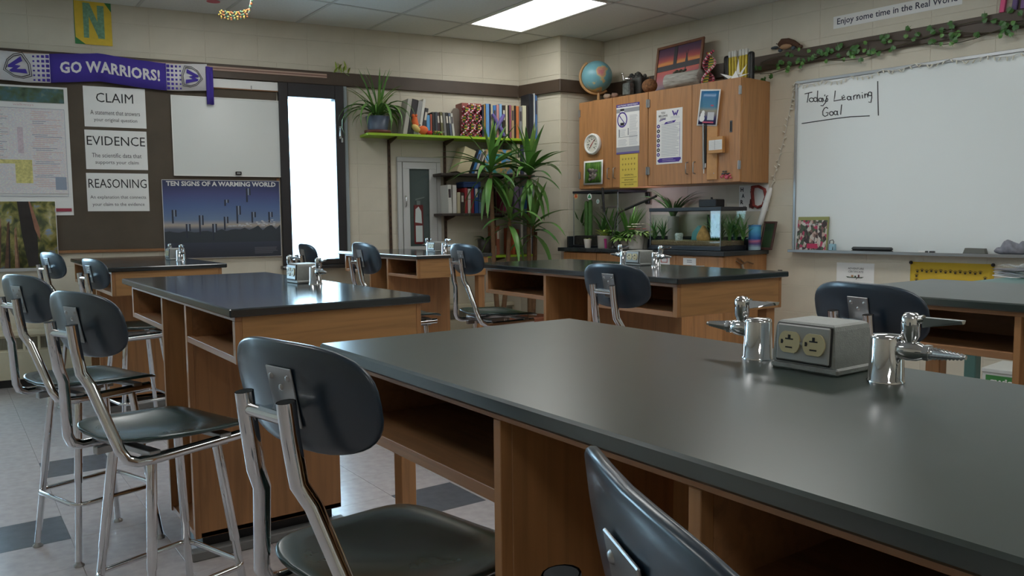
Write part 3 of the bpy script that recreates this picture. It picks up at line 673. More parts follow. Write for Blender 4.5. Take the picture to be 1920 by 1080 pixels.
m.prism([(x*w, z*h) for x, z in ((.16, .495), (.18, .495), (.30, .05), (.46, -.40), (.40, -.42), (.22, .1))], -.0046, -.0036, 1); m.prism([(x*w, z*h) for x, z in ((.30, .495), (.47, .495), (.47, .05), (.40, .2))], -.0040, -.0034, 2)
m.build('photo_marks', [mat('burnt_bark', (38, 32, 30), .5, vary=.3, vscale=12), mat('red_bark', (150, 104, 82), .5, vary=.2, vscale=14), mat('photo_sky', (108, 130, 168), .5), mat('trunk_tan', (146, 112, 86), .5, vary=.3, vscale=30), mat('trunk_brown', (92, 66, 48), .5, vary=.3, vscale=30)], r)
# purple scarf
a0 = PB(-34, 130, .05)[0]; a1 = PB(389, 155, .05)[0]; zc = PB(200, 137, .05)[1]; hh = .105
r = wt(FB, 'team_scarf', 'purple and white knitted scarf reading GO WARRIORS! hung across the board top', 'scarf', (a0+a1)/2, zc, .046); L = a1-a0
def drape(x):                                   # lift of the cloth between its three pins
    u = x/L; return .040*(1-abs(u+.01)/.30)**1.3 if abs(u+.01) < .30 else .10*max(0, abs(u)-.33)
def dep(x, z): return -.006-.005*math.sin(x*19+z*6)-.004*math.sin(x*41)
def cloth(mb, x0, x1, z0, z1, mi, lift=0., n=None):
    n = n or max(2, int((x1-x0)/.02)); vs = []; fs = []
    for i in range(n+1):
        x = x0+(x1-x0)*i/n
        for z in (z0, z1):
            vs.append((x, dep(x, z)-lift, z+drape(x)))
    k = len(vs); vs += [(x, y+.004, z) for x, y, z in vs]
    for i in range(n): a = i*2; fs += [(a, a+2, a+3, a+1), (k+a, k+a+1, k+a+3, k+a+2), (a, k+a, k+a+2, a+2), (a+1, a+3, k+a+3, k+a+1)]
    fs += [(0, 1, k+1, k), (2*n, k+2*n, k+2*n+1, 2*n+1)]
    mb.add(vs, fs, mi, True)
m = MB(); wp = mat('scarf_purple', (74, 58, 158), .9, bump=.4, bscale=300); ww = mat('scarf_white', (226, 224, 226), .9, bump=.4, bscale=300)
e0 = PB(93, 118, .05)[0]-(a0+a1)/2; e1 = PB(312, 150, .05)[0]-(a0+a1)/2
cloth(m, e0, e1, -hh, hh, 0); cloth(m, -L/2, e0, -hh, hh, 1); cloth(m, e1, L/2, -hh, hh, 1); m.build('scarf_cloth', [wp, ww], r)
m = MB()
def wr(X, Z, Y): return X, Z+drape(X), dep(X, Z)-.003
add_text(m, 'GO WARRIORS!', (e0+e1)/2+.01, .004, 0, (e1-e0)*.86, hh*.84, 0, 1.05, wr, .034); m.build('lettering', ww, r)
m = MB()
for sgn, ec in ((-1, e0), (1, e1)):
    for i in range(4):
        for j in range(6):
            sz = .011-.0016*i; x = ec+sgn*(.014+i*.030); z = -hh+.018+j*.0345; zz = z+drape(x)
            m.box((x-sz, dep(x, z)-.0035, zz-sz), (x+sz, dep(x, z)-.0005, zz+sz), 0)
m.build('dot_pattern', wp, r, kind='stuff')
def emblem(cx, tilt, s):
    m = MB(); M = T((cx, dep(cx, 0)-.0045, drape(cx))) @ Ry(tilt)
    sh = [(-1, .78), (0, 1.0), (1, .78), (1.02, .1), (.72, -.5), (0, -1.02), (-.72, -.5), (-1.02, .1)]
    def ring(k0, k1, mi, y):
        n = len(sh)
        for i in range(n):
            p, q = sh[i], sh[(i+1) % n]; m.prism([(p[0]*k0*s, p[1]*k0*s), (q[0]*k0*s, q[1]*k0*s), (q[0]*k1*s, q[1]*k1*s), (p[0]*k1*s, p[1]*k1*s)], y-.001, y, mi, M)
    ring(1.0, .93, 0, 0); ring(1.16, 1.10, 0, 0)
    for pl in ([(-.82, .62), (-.38, .62), (-.20, -.10), (-.02, .30), (.02, .30), (.20, -.10), (.38, .62), (.82, .62), (.34, -.62), (.14, -.72), (0, -.30), (-.14, -.72), (-.34, -.62)],): m.prism([(x*s, z*s) for x, z in pl], -.0012, 0, 1, M)
    m.build('shield_emblem', [INK, wp], r)
emblem(PB(32, 127, .05)[0]-(a0+a1)/2, rad(72), .078); emblem(PB(360, 150, .05)[0]-(a0+a1)/2, rad(-84), .070)
m = MB(); x = L/2; m.sheet(.055, .30, .004, lambda u, v: .02+.012*math.sin(u*6), 0, 6, 3, x-.012, -.20); m.build('scarf_tail', wp, r)
# beaded twist hanging from the ceiling and the small pink dot
q = PZ(440, 30, 2.72); r = thing('beaded_twist', 'dangling twist of yellow and orange beads under the ceiling', 'decoration', T((q.x, q.y, 2.72)))
m = MB(); m2 = MB(); A = PZ(412, 26, 2.72)-q; B_ = PZ(466, 24, 2.72)-q
for k in range(34):
    t = k/33; p = A.lerp(B_, t); p.z += -.018*math.sin(math.pi*t); a = k*.85
    for s in (1, -1):
        pp = p+Vector((0, .022*math.cos(a)*s, .026*math.sin(a)*s)); m.ball(pp, .0068, 6, (k//3) % 3)
m.build('bead_row', [mat('bead_yellow', (214, 186, 92), .4), mat('bead_orange', (204, 128, 76), .4), mat('bead_green', (110, 150, 120), .4)], r, kind='stuff')
m2.tube([B_, Vector((B_.x*1.2, B_.y*1.2, .09)), Vector((B_.x*1.6, B_.y*1.6, .18))], .003, 6)
for k in range(7): m2.ball(Vector((B_.x*(1.05+.08*k), B_.y*(1.05+.08*k), .02+.02*k)), .010, 6, 1+k % 2)
m2.build('hanging_thread', [WPL, MATS['bead_orange'], MATS['bead_green']], r)
q = PZ(400, 3, 2.898); r = thing('ceiling_sticker', 'small pink paper dot stuck on the ceiling above the scarf', 'sticker', T((q.x, q.y, H-.001)))
MB().lathe([(.05, -.002), (.05, 0)], 16).build('paper_dot', mat('pink_dot', (206, 110, 120), .7), r)
# hanging leaf spray above the window
LEAFM = [ramp_mat('leaf_%s' % n, [(.3, a), (.7, b)], 'NOISE', 6, .4, (1, 1, 1)) for n, a, b in (('deep', (56, 98, 48), (76, 122, 58)), ('mid', (76, 124, 60), (108, 154, 74)), ('pale', (104, 146, 72), (140, 170, 90)), ('lime', (148, 176, 72), (178, 192, 96)))]
def leaf_mesh(name, L, w, droop, fold=.18, mi=1, n=7, lift=1.1, tip=1.6):
    """leaf rising along +x then drooping; lift = start angle, droop = total bend"""
    vs = []; fs = []; x = z = 0.; ang = lift
    for i in range(n+1):
        t = i/n; wd = w*(min(1, .35+2.2*t) if t < .3 else 1)*(1-t**tip) + .0008
        nx, nz = -math.sin(ang), math.cos(ang)
        vs += [(x+nx*fold*wd, -wd/2, z+nz*fold*wd), (x, 0, z), (x+nx*fold*wd, wd/2, z+nz*fold*wd)]
        ang -= droop/n; x += L/n*math.cos(ang); z += L/n*math.sin(ang)
    for i in range(n):
        a = i*3; fs += [(a, a+3, a+4, a+1), (a+1, a+4, a+5, a+2)]
    return MB().add(vs, fs, 0, True).mesh(name, LEAFM[mi])
q = PB(640, 130, .05); r = wt(FB, 'leaf_spray', 'thin pale green leaf sprig pinned on the trim above the window', 'plant', q[0], q[1], .04)
lm = leaf_mesh('leaf', .11, .022, .8, mi=3)
for k in range(7): link('leaf', lm, r, T((-.06+.02*k, -.004, -.03+.012*(k % 3))) @ Rz(rad(90*(k % 2)*2-90+random.uniform(-60, 60))) @ Ry(rad(-25 if k % 2 else 20)))
MB().tube([(-.07, 0, -.03), (0, -.004, -.01), (.07, -.004, -.05)], .0025, 6).build('stem', LEAFM[2], r)
# ------------------------------------------------------------------ wall shelves
LIME = mat('lime_shelf', (150, 186, 40), .45); DSH = mat('dark_shelf', (62, 54, 48), .5); STD = mat('brown_standard', (74, 54, 40), .5, .3)
st = wt(FB, 'shelf_standards', 'x', 'shelf bracket', 0, 0); bpy.data.objects.remove(st)
for k, u in enumerate((729, 833, 925)):
    s = PB(u, 300)[0]; r = wt(FB, 'shelf_standard', ('brown slotted shelf upright left of the extinguisher cupboard', 'brown slotted shelf upright right of the extinguisher cupboard', 'brown slotted shelf upright behind the tall plants')[k], 'shelf upright', s, 0)
    m = MB(); m.box((-.012, -.016, .80), (.012, -.001, 1.945), 0, .001); m.build('upright', STD, r)
    m = MB()
    for j in range(22): m.box((-.003, -.0168, .84+j*.05), (.003, -.0158, .862+j*.05))
    m.build('slot', DARK, r)
    for zz in ((1.955,), (1.955, 1.625, 1.262, .868), (1.955, 1.625, 1.262, .868))[k]:
        MB().prism([(0, 0), (.22, 0), (.22, -.012), (.03, -.045), (0, -.045)], -.004, .004, 0, Rz(rad(-90))).build('bracket', STD, r, T((0, -.016, zz-.002)))
def shelf(name, label, sa, sb, z, d, m, t=.022, lip=None):
    r = wt(FB, name, label, 'shelf', 0, 0); MB().box((sa, -d, z-t), (sb, -.018, z), 0, .002).build('board', m, r)
    if lip: MB().box((sa, -d-.004, z-t-.004), (sb, -d, z+.002), 0, .001).build('edge_strip', lip, r)
    return z
ZA = shelf('top_shelf', 'lime green wall shelf carrying the spider plant and long book row', PB(690, 247, .27)[0], 3.66, 1.975, .27, LIME)
ZB = shelf('middle_shelf', 'dark wall shelf with picture books, just under the lime green one', PB(827, 325, .25)[0], 3.66, 1.642, .25, DSH)
ZC = shelf('lower_shelf', 'dark wall shelf with white folders behind the tall plants', PB(829, 400, .25)[0], 3.66, 1.278, .25, DSH)
ZD = shelf('bottom_shelf', 'lime green lowest shelf just above table level behind the tall plants', 3.02, 3.66, .885, .25, LIME)
# books: u0,u1 at the foot, top v, lean (m at the top), colours
PAGE = mat('book_page', (214, 206, 186), .8)
def book(label, z, s, w, h, d, c, off, lean=0., group=None, white=False, name='book'):
    r = wt(FB, name, label, 'book', s, z, off, group)
    Q = Matrix.Shear('XZ', 4, (0, 0)) if False else Ry(math.atan2(lean, h))
    cm = mat('cover_%d_%d_%d' % c, c, .45)
    m = MB(); m.box((-w/2, -d/2, .001), (-w/2+.0025, d/2, h)); m.box((w/2-.0025, -d/2, .001), (w/2, d/2, h)); m.box((-w/2, -d/2-.001, .001), (w/2, -d/2+.002, h), 0, .0008); m.build('cover', cm, r, Q)
    MB().box((-w/2+.0025, -d/2+.002, .004), (w/2-.0025, d/2-.004, h-.004)).build('pages', PAGE, r, Q)
    if w > .016 and h > .12 and random.random() < .4:
        m = MB(); m.box((-w*.32, -d/2-.0018, h*.55), (w*.32, -d/2-.0008, h*.85)); m.build('spine_label', mat('spine_pale', (206, 200, 186), .6) if sum(c) < 330 else mat('spine_dark', (70, 62, 66), .6), r, Q)
    return r
def row(z, off, d, items, P=PB):
    for (lab, u0, u1, vt, lean, c, vb) in items:
        sa, sb = PB(u0, vb, off+d/2)[0], PB(u1, vb, off+d/2)[0]; zt_ = PB((u0+u1)/2, vt, off+d/2)[1]
        book(lab, z+.0005, (sa+sb)/2, max(.008, (sb-sa)*.94), max(.06, zt_-z), d, c, off, lean)
X = lambda x: 740+x/6.857
Yc = lambda y: 160+y/6.857
def top(lab, x0, x1, yt, lean, c): return (lab, X(x0), X(x1), Yc(yt), lean, c, 248)
row(ZA, .15, .17, [
 top('pale grey slanting book first after the spider plant on the green shelf', 105, 160, 165, .055, (176, 172, 162)),
 top('thick black slanting binder behind the orange plush bird', 164, 236, 170, .055, (38, 34, 38)),
 top('grey slanting book with pale blue label beside the thick black binder', 240, 296, 190, .055, (150, 150, 148)),
 top('white slanting book leaning over the orange plush bird', 300, 336, 168, .055, (206, 204, 196)),
 top('dark charcoal book leaning right of the white slanting one', 340, 384, 285, .045, (52, 50, 54)),
 top('sky blue thin booklet next to the red plush foot', 412, 456, 382, 0, (88, 150, 196)),
 top('rust red thin booklet beside the sky blue booklet', 462, 482, 372, 0, (176, 84, 60)),
 top('black thin case, first of the short dark cases on the green shelf', 486, 520, 345, 0, (34, 34, 38)),
 top('slate thin case, second of the short dark cases on the green shelf', 524, 556, 345, 0, (58, 62, 70)),
 top('maroon edged case, third of the short dark cases on the green shelf', 560, 592, 350, -.012, (62, 40, 44)),
 top('olive topped case, fourth of the short dark cases on the green shelf', 600, 634, 345, -.014, (92, 88, 52)),
 top('grey case, fifth of the short dark cases on the green shelf', 640, 672, 350, -.016, (120, 118, 114)),
 top('near black case, sixth of the short dark cases on the green shelf', 676, 710, 352, -.018, (40, 40, 40)),
 top('blue grey case, seventh of the short dark cases on the green shelf', 716, 742, 355, -.02, (84, 92, 110)),
 top('white edged case, last of the short dark cases before the brown bookend', 748, 776, 360, -.022, (190, 188, 182)),
 top('dark navy book directly right of the pink beaded models', 1128, 1150, 262, 0, (34, 40, 62)),
 top('mustard spine thin book right of the pink beaded models', 1152, 1170, 248, 0, (176, 132, 58)),
 top('tall light blue spine after the mustard thin book', 1176, 1218, 238, 0, (104, 150, 200)),
 top('deep navy spine beside the tall light blue one', 1221, 1238, 240, 0, (36, 42, 74)),
 top('cream spine left of the purple plush cross', 1241, 1264, 250, 0, (196, 190, 160)),
 top('bright blue spine behind the left arm of the plush cross', 1268, 1308, 258, 0, (62, 116, 180)),
 top('dusty pink spine behind the plush cross centre', 1312, 1344, 250, 0, (196, 140, 134)),
 top('pale blue spine behind the right arm of the plush cross', 1347, 1382, 240, 0, (138, 178, 214)),
 top('dark brown spine right of the plush cross', 1388, 1426, 258, 0, (60, 48, 44)),
 top('ivory narrow spine right of the dark brown one', 1430, 1455, 255, 0, (214, 206, 176)),
 top('black narrow spine between ivory and plum spines', 1458, 1474, 258, 0, (36, 32, 36)),
 top('plum pink spine with tan neighbour on its right', 1477, 1500, 255, 0, (150, 84, 106)),
 top('tan spine beside the plum pink one', 1503, 1538, 262, 0, (180, 150, 112)),
 top('black spine before the orange topped one', 1542, 1560, 262, 0, (28, 28, 32)),
 top('orange topped spine in the right half of the green shelf row', 1563, 1598, 268, 0, (206, 120, 66)),
 top('grey spine between the orange topped and big ivory ones', 1602, 1640, 275, 0, (136, 136, 142)),
 top('broad ivory spine before the tall black binder', 1645, 1694, 262, 0, (212, 208, 180)),
 top('dark spine squeezed beside the tall black binder', 1700, 1724, 262, 0, (44, 40, 44)),
 top('tall black binder with white top edge at the shelf end', 1728, 1786, 112, 0, (36, 38, 46)),
 top('tall white spine beside the tall black binder', 1789, 1806, 105, 0, (206, 208, 208)),
 top('tall blue binder, last on the green shelf by the corner', 1809, 1834, 108, 0, (78, 116, 170)),
])
r = wt(FB, 'bookend', 'brown rounded bookend between the short cases and beaded models', 'bookend', PB(X(782), 220, .16)[0], ZA, .15)
w_ = PB(X(838), 220, .16)[0]-PB(X(728), 220, .16)[0]; h_ = PB(X(780), Yc(290), .16)[1]-ZA
poly = [(-w_/2, .001), (w_/2, .001), (w_/2, h_-.02), (w_/2-.02, h_), (-w_/2+.03, h_-.004), (-w_/2+.006, h_-.035)]; MB().prism(poly, -.006, .0, 0).build('plate', mat('bookend_brown', (104, 92, 80), .5), r); MB().box((-w_/2, -.09, .001), (w_/2, -.006, .004)).build('foot', MATS['bookend_brown'], r)
U6 = lambda x: 820+x/4.5
V6 = lambda y: 250+y/4.5
def mid(lab, x0, x1, yt, lean, c, vb=320): return (lab, U6(x0), U6(x1), V6(yt), lean, c, vb)
row(ZB, .13, .19, [
 mid('large cream game box slanting on the dark middle shelf', 158, 262, 112, .095, (204, 190, 156)),
 mid('black slanting book between the cream box and blue books', 268, 284, 122, .092, (30, 30, 36)),
 mid('blue slanting book on the dark middle shelf', 287, 309, 128, .09, (60, 116, 176)),
 mid('white slanting thin book beside the blue slanting one', 313, 331, 120, .092, (210, 206, 196)),
 mid('brown slanting thin book beside the white slanting one', 336, 352, 135, .085, (96, 76, 60)),
 mid('pale green spine right of the blue picture book', 628, 664, 90, 0, (140, 158, 118)),
 mid('cream spine right of the pale green one on the middle shelf', 672, 700, 92, 0, (206, 198, 170)),
 mid('navy spine at the right part of the middle shelf', 704, 728, 100, 0, (44, 50, 76)),
 mid('grey spine right of the navy one on the middle shelf', 732, 752, 98, 0, (160, 160, 156)),
 mid('black spine last on the dark middle shelf', 756, 790, 120, 0, (38, 36, 38)),
])
row(ZC, .13, .19, [
 mid('first white folder at the left end of the lower dark shelf', 96, 128, 434, -.01, (214, 212, 204), 396),
 mid('second white folder on the lower dark shelf', 131, 164, 436, 0, (222, 220, 212), 396),
 mid('short cream book beside the white folders', 168, 196, 498, 0, (194, 182, 150), 396),
 mid('dark brown book beside the short cream one on the lower shelf', 199, 228, 500, 0, (58, 46, 42), 396),
 mid('red spine on the lower dark shelf', 232, 256, 462, 0, (158, 46, 54), 396),
 mid('pale spine between two red ones on the lower shelf', 259, 284, 468, 0, (204, 196, 190), 396),
 mid('crimson spine right of the pale one on the lower shelf', 287, 310, 466, 0, (140, 36, 48), 396),
 mid('royal blue spine in the middle of the lower shelf', 314, 348, 430, 0, (46, 84, 150), 396),
 mid('steel blue spine right of the royal blue one', 352, 376, 470, 0, (96, 120, 152), 396),
 mid('dark umber spine behind the left plant stem', 380, 408, 470, 0, (70, 56, 46), 396),
 mid('beige stripe spine behind the left plant stem', 411, 426, 450, 0, (184, 164, 128), 396),
 mid('black spine behind the left plant stem', 430, 470, 455, 0, (36, 32, 32), 396),
 mid('magenta spine between the two plant stems', 574, 606, 470, 0, (176, 64, 110), 396),
 mid('white spine between the two plant stems', 609, 624, 480, 0, (214, 210, 208), 396),
 mid('lilac spine between the two plant stems', 650, 690, 450, 0, (138, 120, 156), 396),
 mid('grey violet spine between the two plant stems', 694, 732, 455, 0, (104, 96, 118), 396),
 mid('bright blue spine at the right end of the lower shelf', 784, 806, 440, 0, (70, 128, 196), 396),
])
row(ZD, .13, .19, [
 mid('terracotta spine on the lowest green shelf', 500, 528, 780, 0, (150, 84, 58), 478), mid('cream card box on the lowest green shelf', 464, 498, 950, 0, (204, 196, 172), 478),
 mid('orange spine low behind the plants on the green shelf', 636, 660, 800, 0, (190, 96, 56), 478), mid('red brown spine low behind the plants', 663, 690, 810, 0, (132, 66, 52), 478),
 mid('white spine low behind the right plant stem', 704, 724, 735, 0, (210, 206, 204), 478), mid('first white journal at the right end of the lowest shelf', 778, 796, 735, 0, (208, 208, 208), 478),
 mid('dark journal between white journals on the lowest shelf', 799, 812, 740, 0, (60, 58, 66), 478), mid('last white journal at the right end of the lowest shelf', 815, 830, 745, 0, (200, 200, 202), 478)])
# picture book face out, navy box lying on books
q0 = PB(U6(392), 310, .20); q1 = PB(U6(618), 310, .20); w, h = q1[0]-q0[0], PB(U6(500), V6(138), .20)[1]-ZB
r = wt(FB, 'picture_book', 'blue and teal illustrated book standing face out on the middle shelf', 'book', (q0[0]+q1[0])/2, ZB+.001, .235)
MB().box((-w/2, -.006, 0), (w/2, .006, h), 0, .0015).build('cover', ramp_mat('picture_cover', [(.25, (44, 128, 136)), (.42, (60, 150, 150)), (.5, (206, 160, 80)), (.56, (84, 150, 200)), (.8, (120, 176, 220))], 'NOISE', 9, .35), r, Rx(rad(-6)))
r = wt(FB, 'box_file', 'navy flat box lying across the tops of books on the lower shelf', 'box', PB(U6(262), 345, .13)[0], PB(U6(262), V6(460), .13)[1]+.002, .13)
MB().box((-.085, -.09, 0), (.085, .09, .034), 0, .003).build('box_body', mat('navy_box', (40, 64, 112), .5), r); MB().box((-.087, -.092, .034), (.087, .092, .05), 0, .003).build('box_lid', MATS['navy_box'], r)
# plush bird, plush cross, little green toy, beaded models
q = PB(X(330), Yc(560), .26); r = wt(FB, 'plush_bird', 'orange and yellow plush bird sitting on the green shelf edge', 'toy', q[0], ZA, .235); k_ = .0011
OR_, YE_ = mat('plush_orange', (226, 112, 62), .95, bump=.4, bscale=200), mat('plush_yellow', (226, 196, 120), .95, bump=.4, bscale=200)
m = MB(); m.ball((.035, 0, .042), .042, 12, 0, None, (1.15, .8, .95)); m.build('body', OR_, r); m = MB(); m.ball((-.04, -.012, .05), .045, 12, 0, Ry(rad(38)), (1.0, .7, .62)); m.build('bill', YE_, r, T((-.035, 0, -.008)))
m = MB(); m.tube([(-.03, 0, .075), (-.045, 0, .12), (-.04, 0, .155)], [.026, .030, .020], 10); m.ball((-.055, 0, .165), .016, 8); m.ball((-.028, 0, .168), .013, 8); m.build('crest', OR_, r)
m = MB(); m.ball((.09, -.01, .022), .024, 10, 0, None, (1.3, .9, .8)); m.build('foot', mat('plush_red', (186, 48, 52), .95), r); m = MB(); m.ball((-.005, -.033, .082), .006, 6); m.ball((-.012, -.030, .066), .004, 6); m.build('eye', BLACK, r)
q = PB(X(1338), Yc(480), .27); r = wt(FB, 'plush_cross', 'purple plush X shaped chromosome leaning on the book row', 'toy', q[0], ZA, .262); hp = PB(X(1338), Yc(350), .27)[1]-ZA; PL = mat('plush_violet', (112, 98, 162), .95, bump=.4, bscale=200)
for s_ in (-1, 1): MB().tube([(-s_*.058, 0, .016), (-s_*.030, 0, hp*.34), (s_*.0, -.006*s_, hp*.5), (s_*.030, 0, hp*.72), (s_*.060, 0, hp-.014)], [.014, .019, .015, .019, .013], 10).build('arm', PL, r)
q = PB(X(560), Yc(550), .25); r = wt(FB, 'beaded_lizard', 'tiny green beaded toy beside the red plush foot', 'toy', q[0], ZA, .24)
m = MB(); 
for k in range(26): m.ball((-.04+.0032*k, .010*math.sin(k*1.3), .012+.022*abs(math.sin(k*.55))), .008, 6, k % 3)
m.build('bead_body', [mat('bead_leaf', (84, 140, 66), .4), mat('bead_lime', (140, 176, 84), .4), MATS['bead_orange']], r, kind='stuff')
for s_ in (-1, 1): MB().tube([(.045, 0, .02), (.055, s_*.008, .04), (.062, s_*.01, .03)], .003, 6).build('wire_leg', STEEL, r)
BC = [mat('bead_%s' % n, c, .35) for n, c in (('pink', (206, 84, 116)), ('white', (222, 214, 214)), ('red', (150, 40, 52)), ('black', (34, 32, 38)), ('gold', (206, 176, 72)), ('grass', (62, 120, 66)))]
def dna(r, hgt, R0, turns, n, br=.009, lean=0.):
    for st_ in (0, math.pi):
        m = MB()
        for k in range(n):
            t = k/(n-1); a = t*turns*2*math.pi+st_; m.ball((R0*math.cos(a)+lean*t, R0*math.sin(a)*.6, br+t*(hgt-2*br)), br, 6, (0, 1, 0, 2, 1)[k % 5] if st_ else (2, 0, 3, 0, 1)[k % 5])
        m.build('strand', BC[:4], r, kind='stuff')
    m = MB()
    for k in range(0, n, 2):
        t = k/(n-1); a = t*turns*2*math.pi
        for j in range(-3, 4): m.ball((R0*j/4*math.cos(a)+lean*t, R0*j/4*math.sin(a)*.6, br+t*(hgt-2*br)), br*.75, 6, (0, 1)[(j > 0)] if (k//2) % 2 else (2, 3)[(j > 0)])
    m.build('base_pair', [BC[4], BC[3], BC[5], BC[2]], r, kind='stuff')
for k, (xc, lb) in enumerate(((905, 'pink and black beaded helix model beside the brown bookend'), (1000, 'pink and green beaded helix model between two other bead models'), (1090, 'pink beaded helix model leaning before the dark navy book'))):
    r = wt(FB, 'helix_model', lb, 'model', PB(X(xc), 220, .24)[0], ZA+.001, .215); dna(r, PB(X(xc), Yc((270, 235, 250)[k]), .22)[1]-ZA, .034, 1.6, 40, .0085, (.02, .0, -.01)[k])
row(ZA, .11, .15, [('red topped flat book lying behind the beaded helix models', X(860), X(1126), Yc(232), 0, (150, 78, 70), 240)])
# ------------------------------------------------------------------ extinguisher cupboard
s0, z0, s1, z1 = span(PB, 745, 295, 826, 462, .01); z0 = .86
FIR = mat('cupboard_enamel', (190, 190, 188), .4)
r = wt(FB, 'extinguisher_cupboard', 'pale grey wall cupboard with narrow glass door holding a fire extinguisher', 'cupboard', (s0+s1)/2, 0, 0); w = s1-s0
m = MB(); e = .045
for lo, hi in (((-w/2, -.03, z0), (w/2, -.001, z0+e)), ((-w/2, -.03, z1-e), (w/2, -.001, z1)), ((-w/2, -.03, z0+e), (-w/2+e, -.001, z1-e)), ((w/2-e, -.03, z0+e), (w/2, -.001, z1-e))): m.box(lo, hi, 0, .004)
m.build('cupboard_frame', FIR, r)
g0 = PB(768, 380, .03)[0]-(s0+s1)/2; g1 = PB(805, 380, .03)[0]-(s0+s1)/2; gz1 = PB(786, 317, .03)[1]; gz0 = .98
a, b = -w/2+e+.003, w/2-e-.003
d = MB()
for lo, hi in (((a, -.040, z0+e+.003), (b, -.022, gz0)), ((a, -.040, gz1), (b, -.022, z1-e-.003)), ((a, -.040, gz0), (g0, -.022, gz1)), ((g1, -.040, gz0), (b, -.022, gz1))): d.box(lo, hi, 0, .002)
d = d.build('door', FIR, r); MB().box((g0, -.033, gz0), (g1, -.030, gz1)).build('door_glass', glass('cupboard_glass', (.84, .88, .88)), d)
m = MB(); hx = PB(760, 375, .03)[0]-(s0+s1)/2; hz = PB(760, 378, .03)[1]; m.tube([(hx, -.04, hz-.05), (hx, -.06, hz-.035), (hx, -.062, hz), (hx, -.06, hz+.035), (hx, -.04, hz+.05)], .006, 8); m.build('door_handle', CHROME, d)
MB().box((g0-.02, -.021, gz0-.02), (g1+.02, -.0015, gz1+.02)).build('back_plate', mat('cupboard_dark', (96, 102, 100), .6), r)
ec = wt(FB, 'fire_extinguisher', 'red fire extinguisher with white tags behind the cupboard glass', 'extinguisher', (s0+s1)/2+(g0+g1)/2-.01, 1.0, .0265)
RED = mat('extinguisher_red', (140, 30, 34), .35); m = MB(); m.box((-.045, -.0035, .0), (.045, .0035, .36), 0, .003); m.build('cylinder', RED, ec)
m = MB(); m.box((-.018, -.003, .36), (.018, .003, .40)); m.prism([(-.03, .40), (.06, .425), (.06, .435), (-.03, .415)], -.003, .003); m.build('valve', STEEL, ec)
m = MB(); m.prism([(-.035, .20), (.03, .19), (.025, .30), (.0, .345), (-.03, .32)], -.0045, -.0038); m.prism([(-.03, .02), (.035, .02), (.035, .17), (-.03, .17)], -.0045, -.0038); m.build('tag', WHITE, ec)
# white papers and dark planter low on the wall
q = PB(U6(135), 470, .12); t_ = wt(FB, 'paper_stack', 'white sheets propped low on the wall right of the cupboard', 'papers', q[0], .868, .10)
for k in range(3): MB().sheet(.085, .135, .002, lambda u, v: .004*u, 0, 3, 3, -.10+.05*k, 0).build('sheet', WHITE, t_, T((0, -.012*k, -.0)) @ Rx(rad(-8-2*k)))
MB().box((-.12, -.16, -.016), (.14, .06, -.001), 0, .002).build('ledge', DSH, t_)
r = wt(FB, 'dark_planter', 'dark round planter with small trailing plant on the lowest green shelf', 'plant', PB(U6(425), 460, .2)[0], ZD+.0005, .15)
MB().lathe([(.045, 0), (.07, .06), (.075, .15), (.068, .15), (.062, .05), (.0001, .04)], 18).build('pot', mat('dark_pot', (52, 46, 44), .5), r); MB().lathe([(.066, .13), (.0001, .135)], 16).build('soil', mat('soil', (46, 36, 28), .9), r)
lm2 = [leaf_mesh('leaf', .13, .028, 1.4, mi=0), leaf_mesh('leaf', .10, .03, 2.0, mi=1)]
for k in range(16): link('leaf', lm2[k % 2], r, T((.02*math.cos(k*2.4), .02*math.sin(k*2.4), .135)) @ Rz(k*2.4))
# ------------------------------------------------------------------ spider plant and the two tall plants
q = PB(710, 235, .18); r = wt(FB, 'spider_plant', 'spider plant in blue grey pot at the left end of the green shelf', 'plant', q[0], ZA+.001, .15)
pw = .105; MB().lathe([(.075, 0), (.08, .012), (pw, .15), (pw-.008, .15), (.075, .03), (.0001, .025)], 24).build('pot', mat('blue_grey_pot', (92, 102, 122), .4), r); MB().lathe([(.10, 0), (.115, .006), (.118, .028), (.108, .028), (.09, .008), (.0001, .006)], 24).build('saucer', mat('red_saucer', (112, 60, 52), .5), r, T((0, 0, -.0005)))
MB().lathe([(pw-.012, .135), (.0001, .14)], 20).build('soil', MATS['soil'], r)
sp = [leaf_mesh('leaf', L, w, dr, .25, mi, 8, li, 2.2) for L, w, dr, mi, li in ((.46, .030, 2.6, 1, 1.35), (.38, .028, 2.2, 1, 1.2), (.50, .030, 3.2, 1, 1.3), (.38, .028, 1.0, 2, 1.4), (.44, .032, .4, 1, 1.5), (.28, .026, 2.4, 2, 1.0))]
for k in range(52): link('leaf', sp[k % 6], r, T((random.uniform(-.03, .03), random.uniform(-.03, .03), .14)) @ Rz(aim(k*2.399+random.uniform(-.2, .2), .22, q[0], .15, 1.5, 2.36, .02)) @ Ry(random.uniform(-.12, .12)))
YU = [leaf_mesh('leaf', L, w, dr, .16, mi, 8, li, 2.6) for L, w, dr, mi, li in ((.46, .056, .35, 1, 1.15), (.50, .060, .9, 1, .85), (.50, .060, 1.5, 1, .75), (.44, .056, 1.0, 0, .35), (.48, .060, 1.3, 1, -.2), (.42, .050, .15, 2, 1.4), (.44, .056, .8, 1, -.55), (.54, .056, .5, 1, .5))]
BARK = mat('plant_stem', (112, 84, 58), .8, vary=.2, vscale=30, bump=.4, bscale=60)
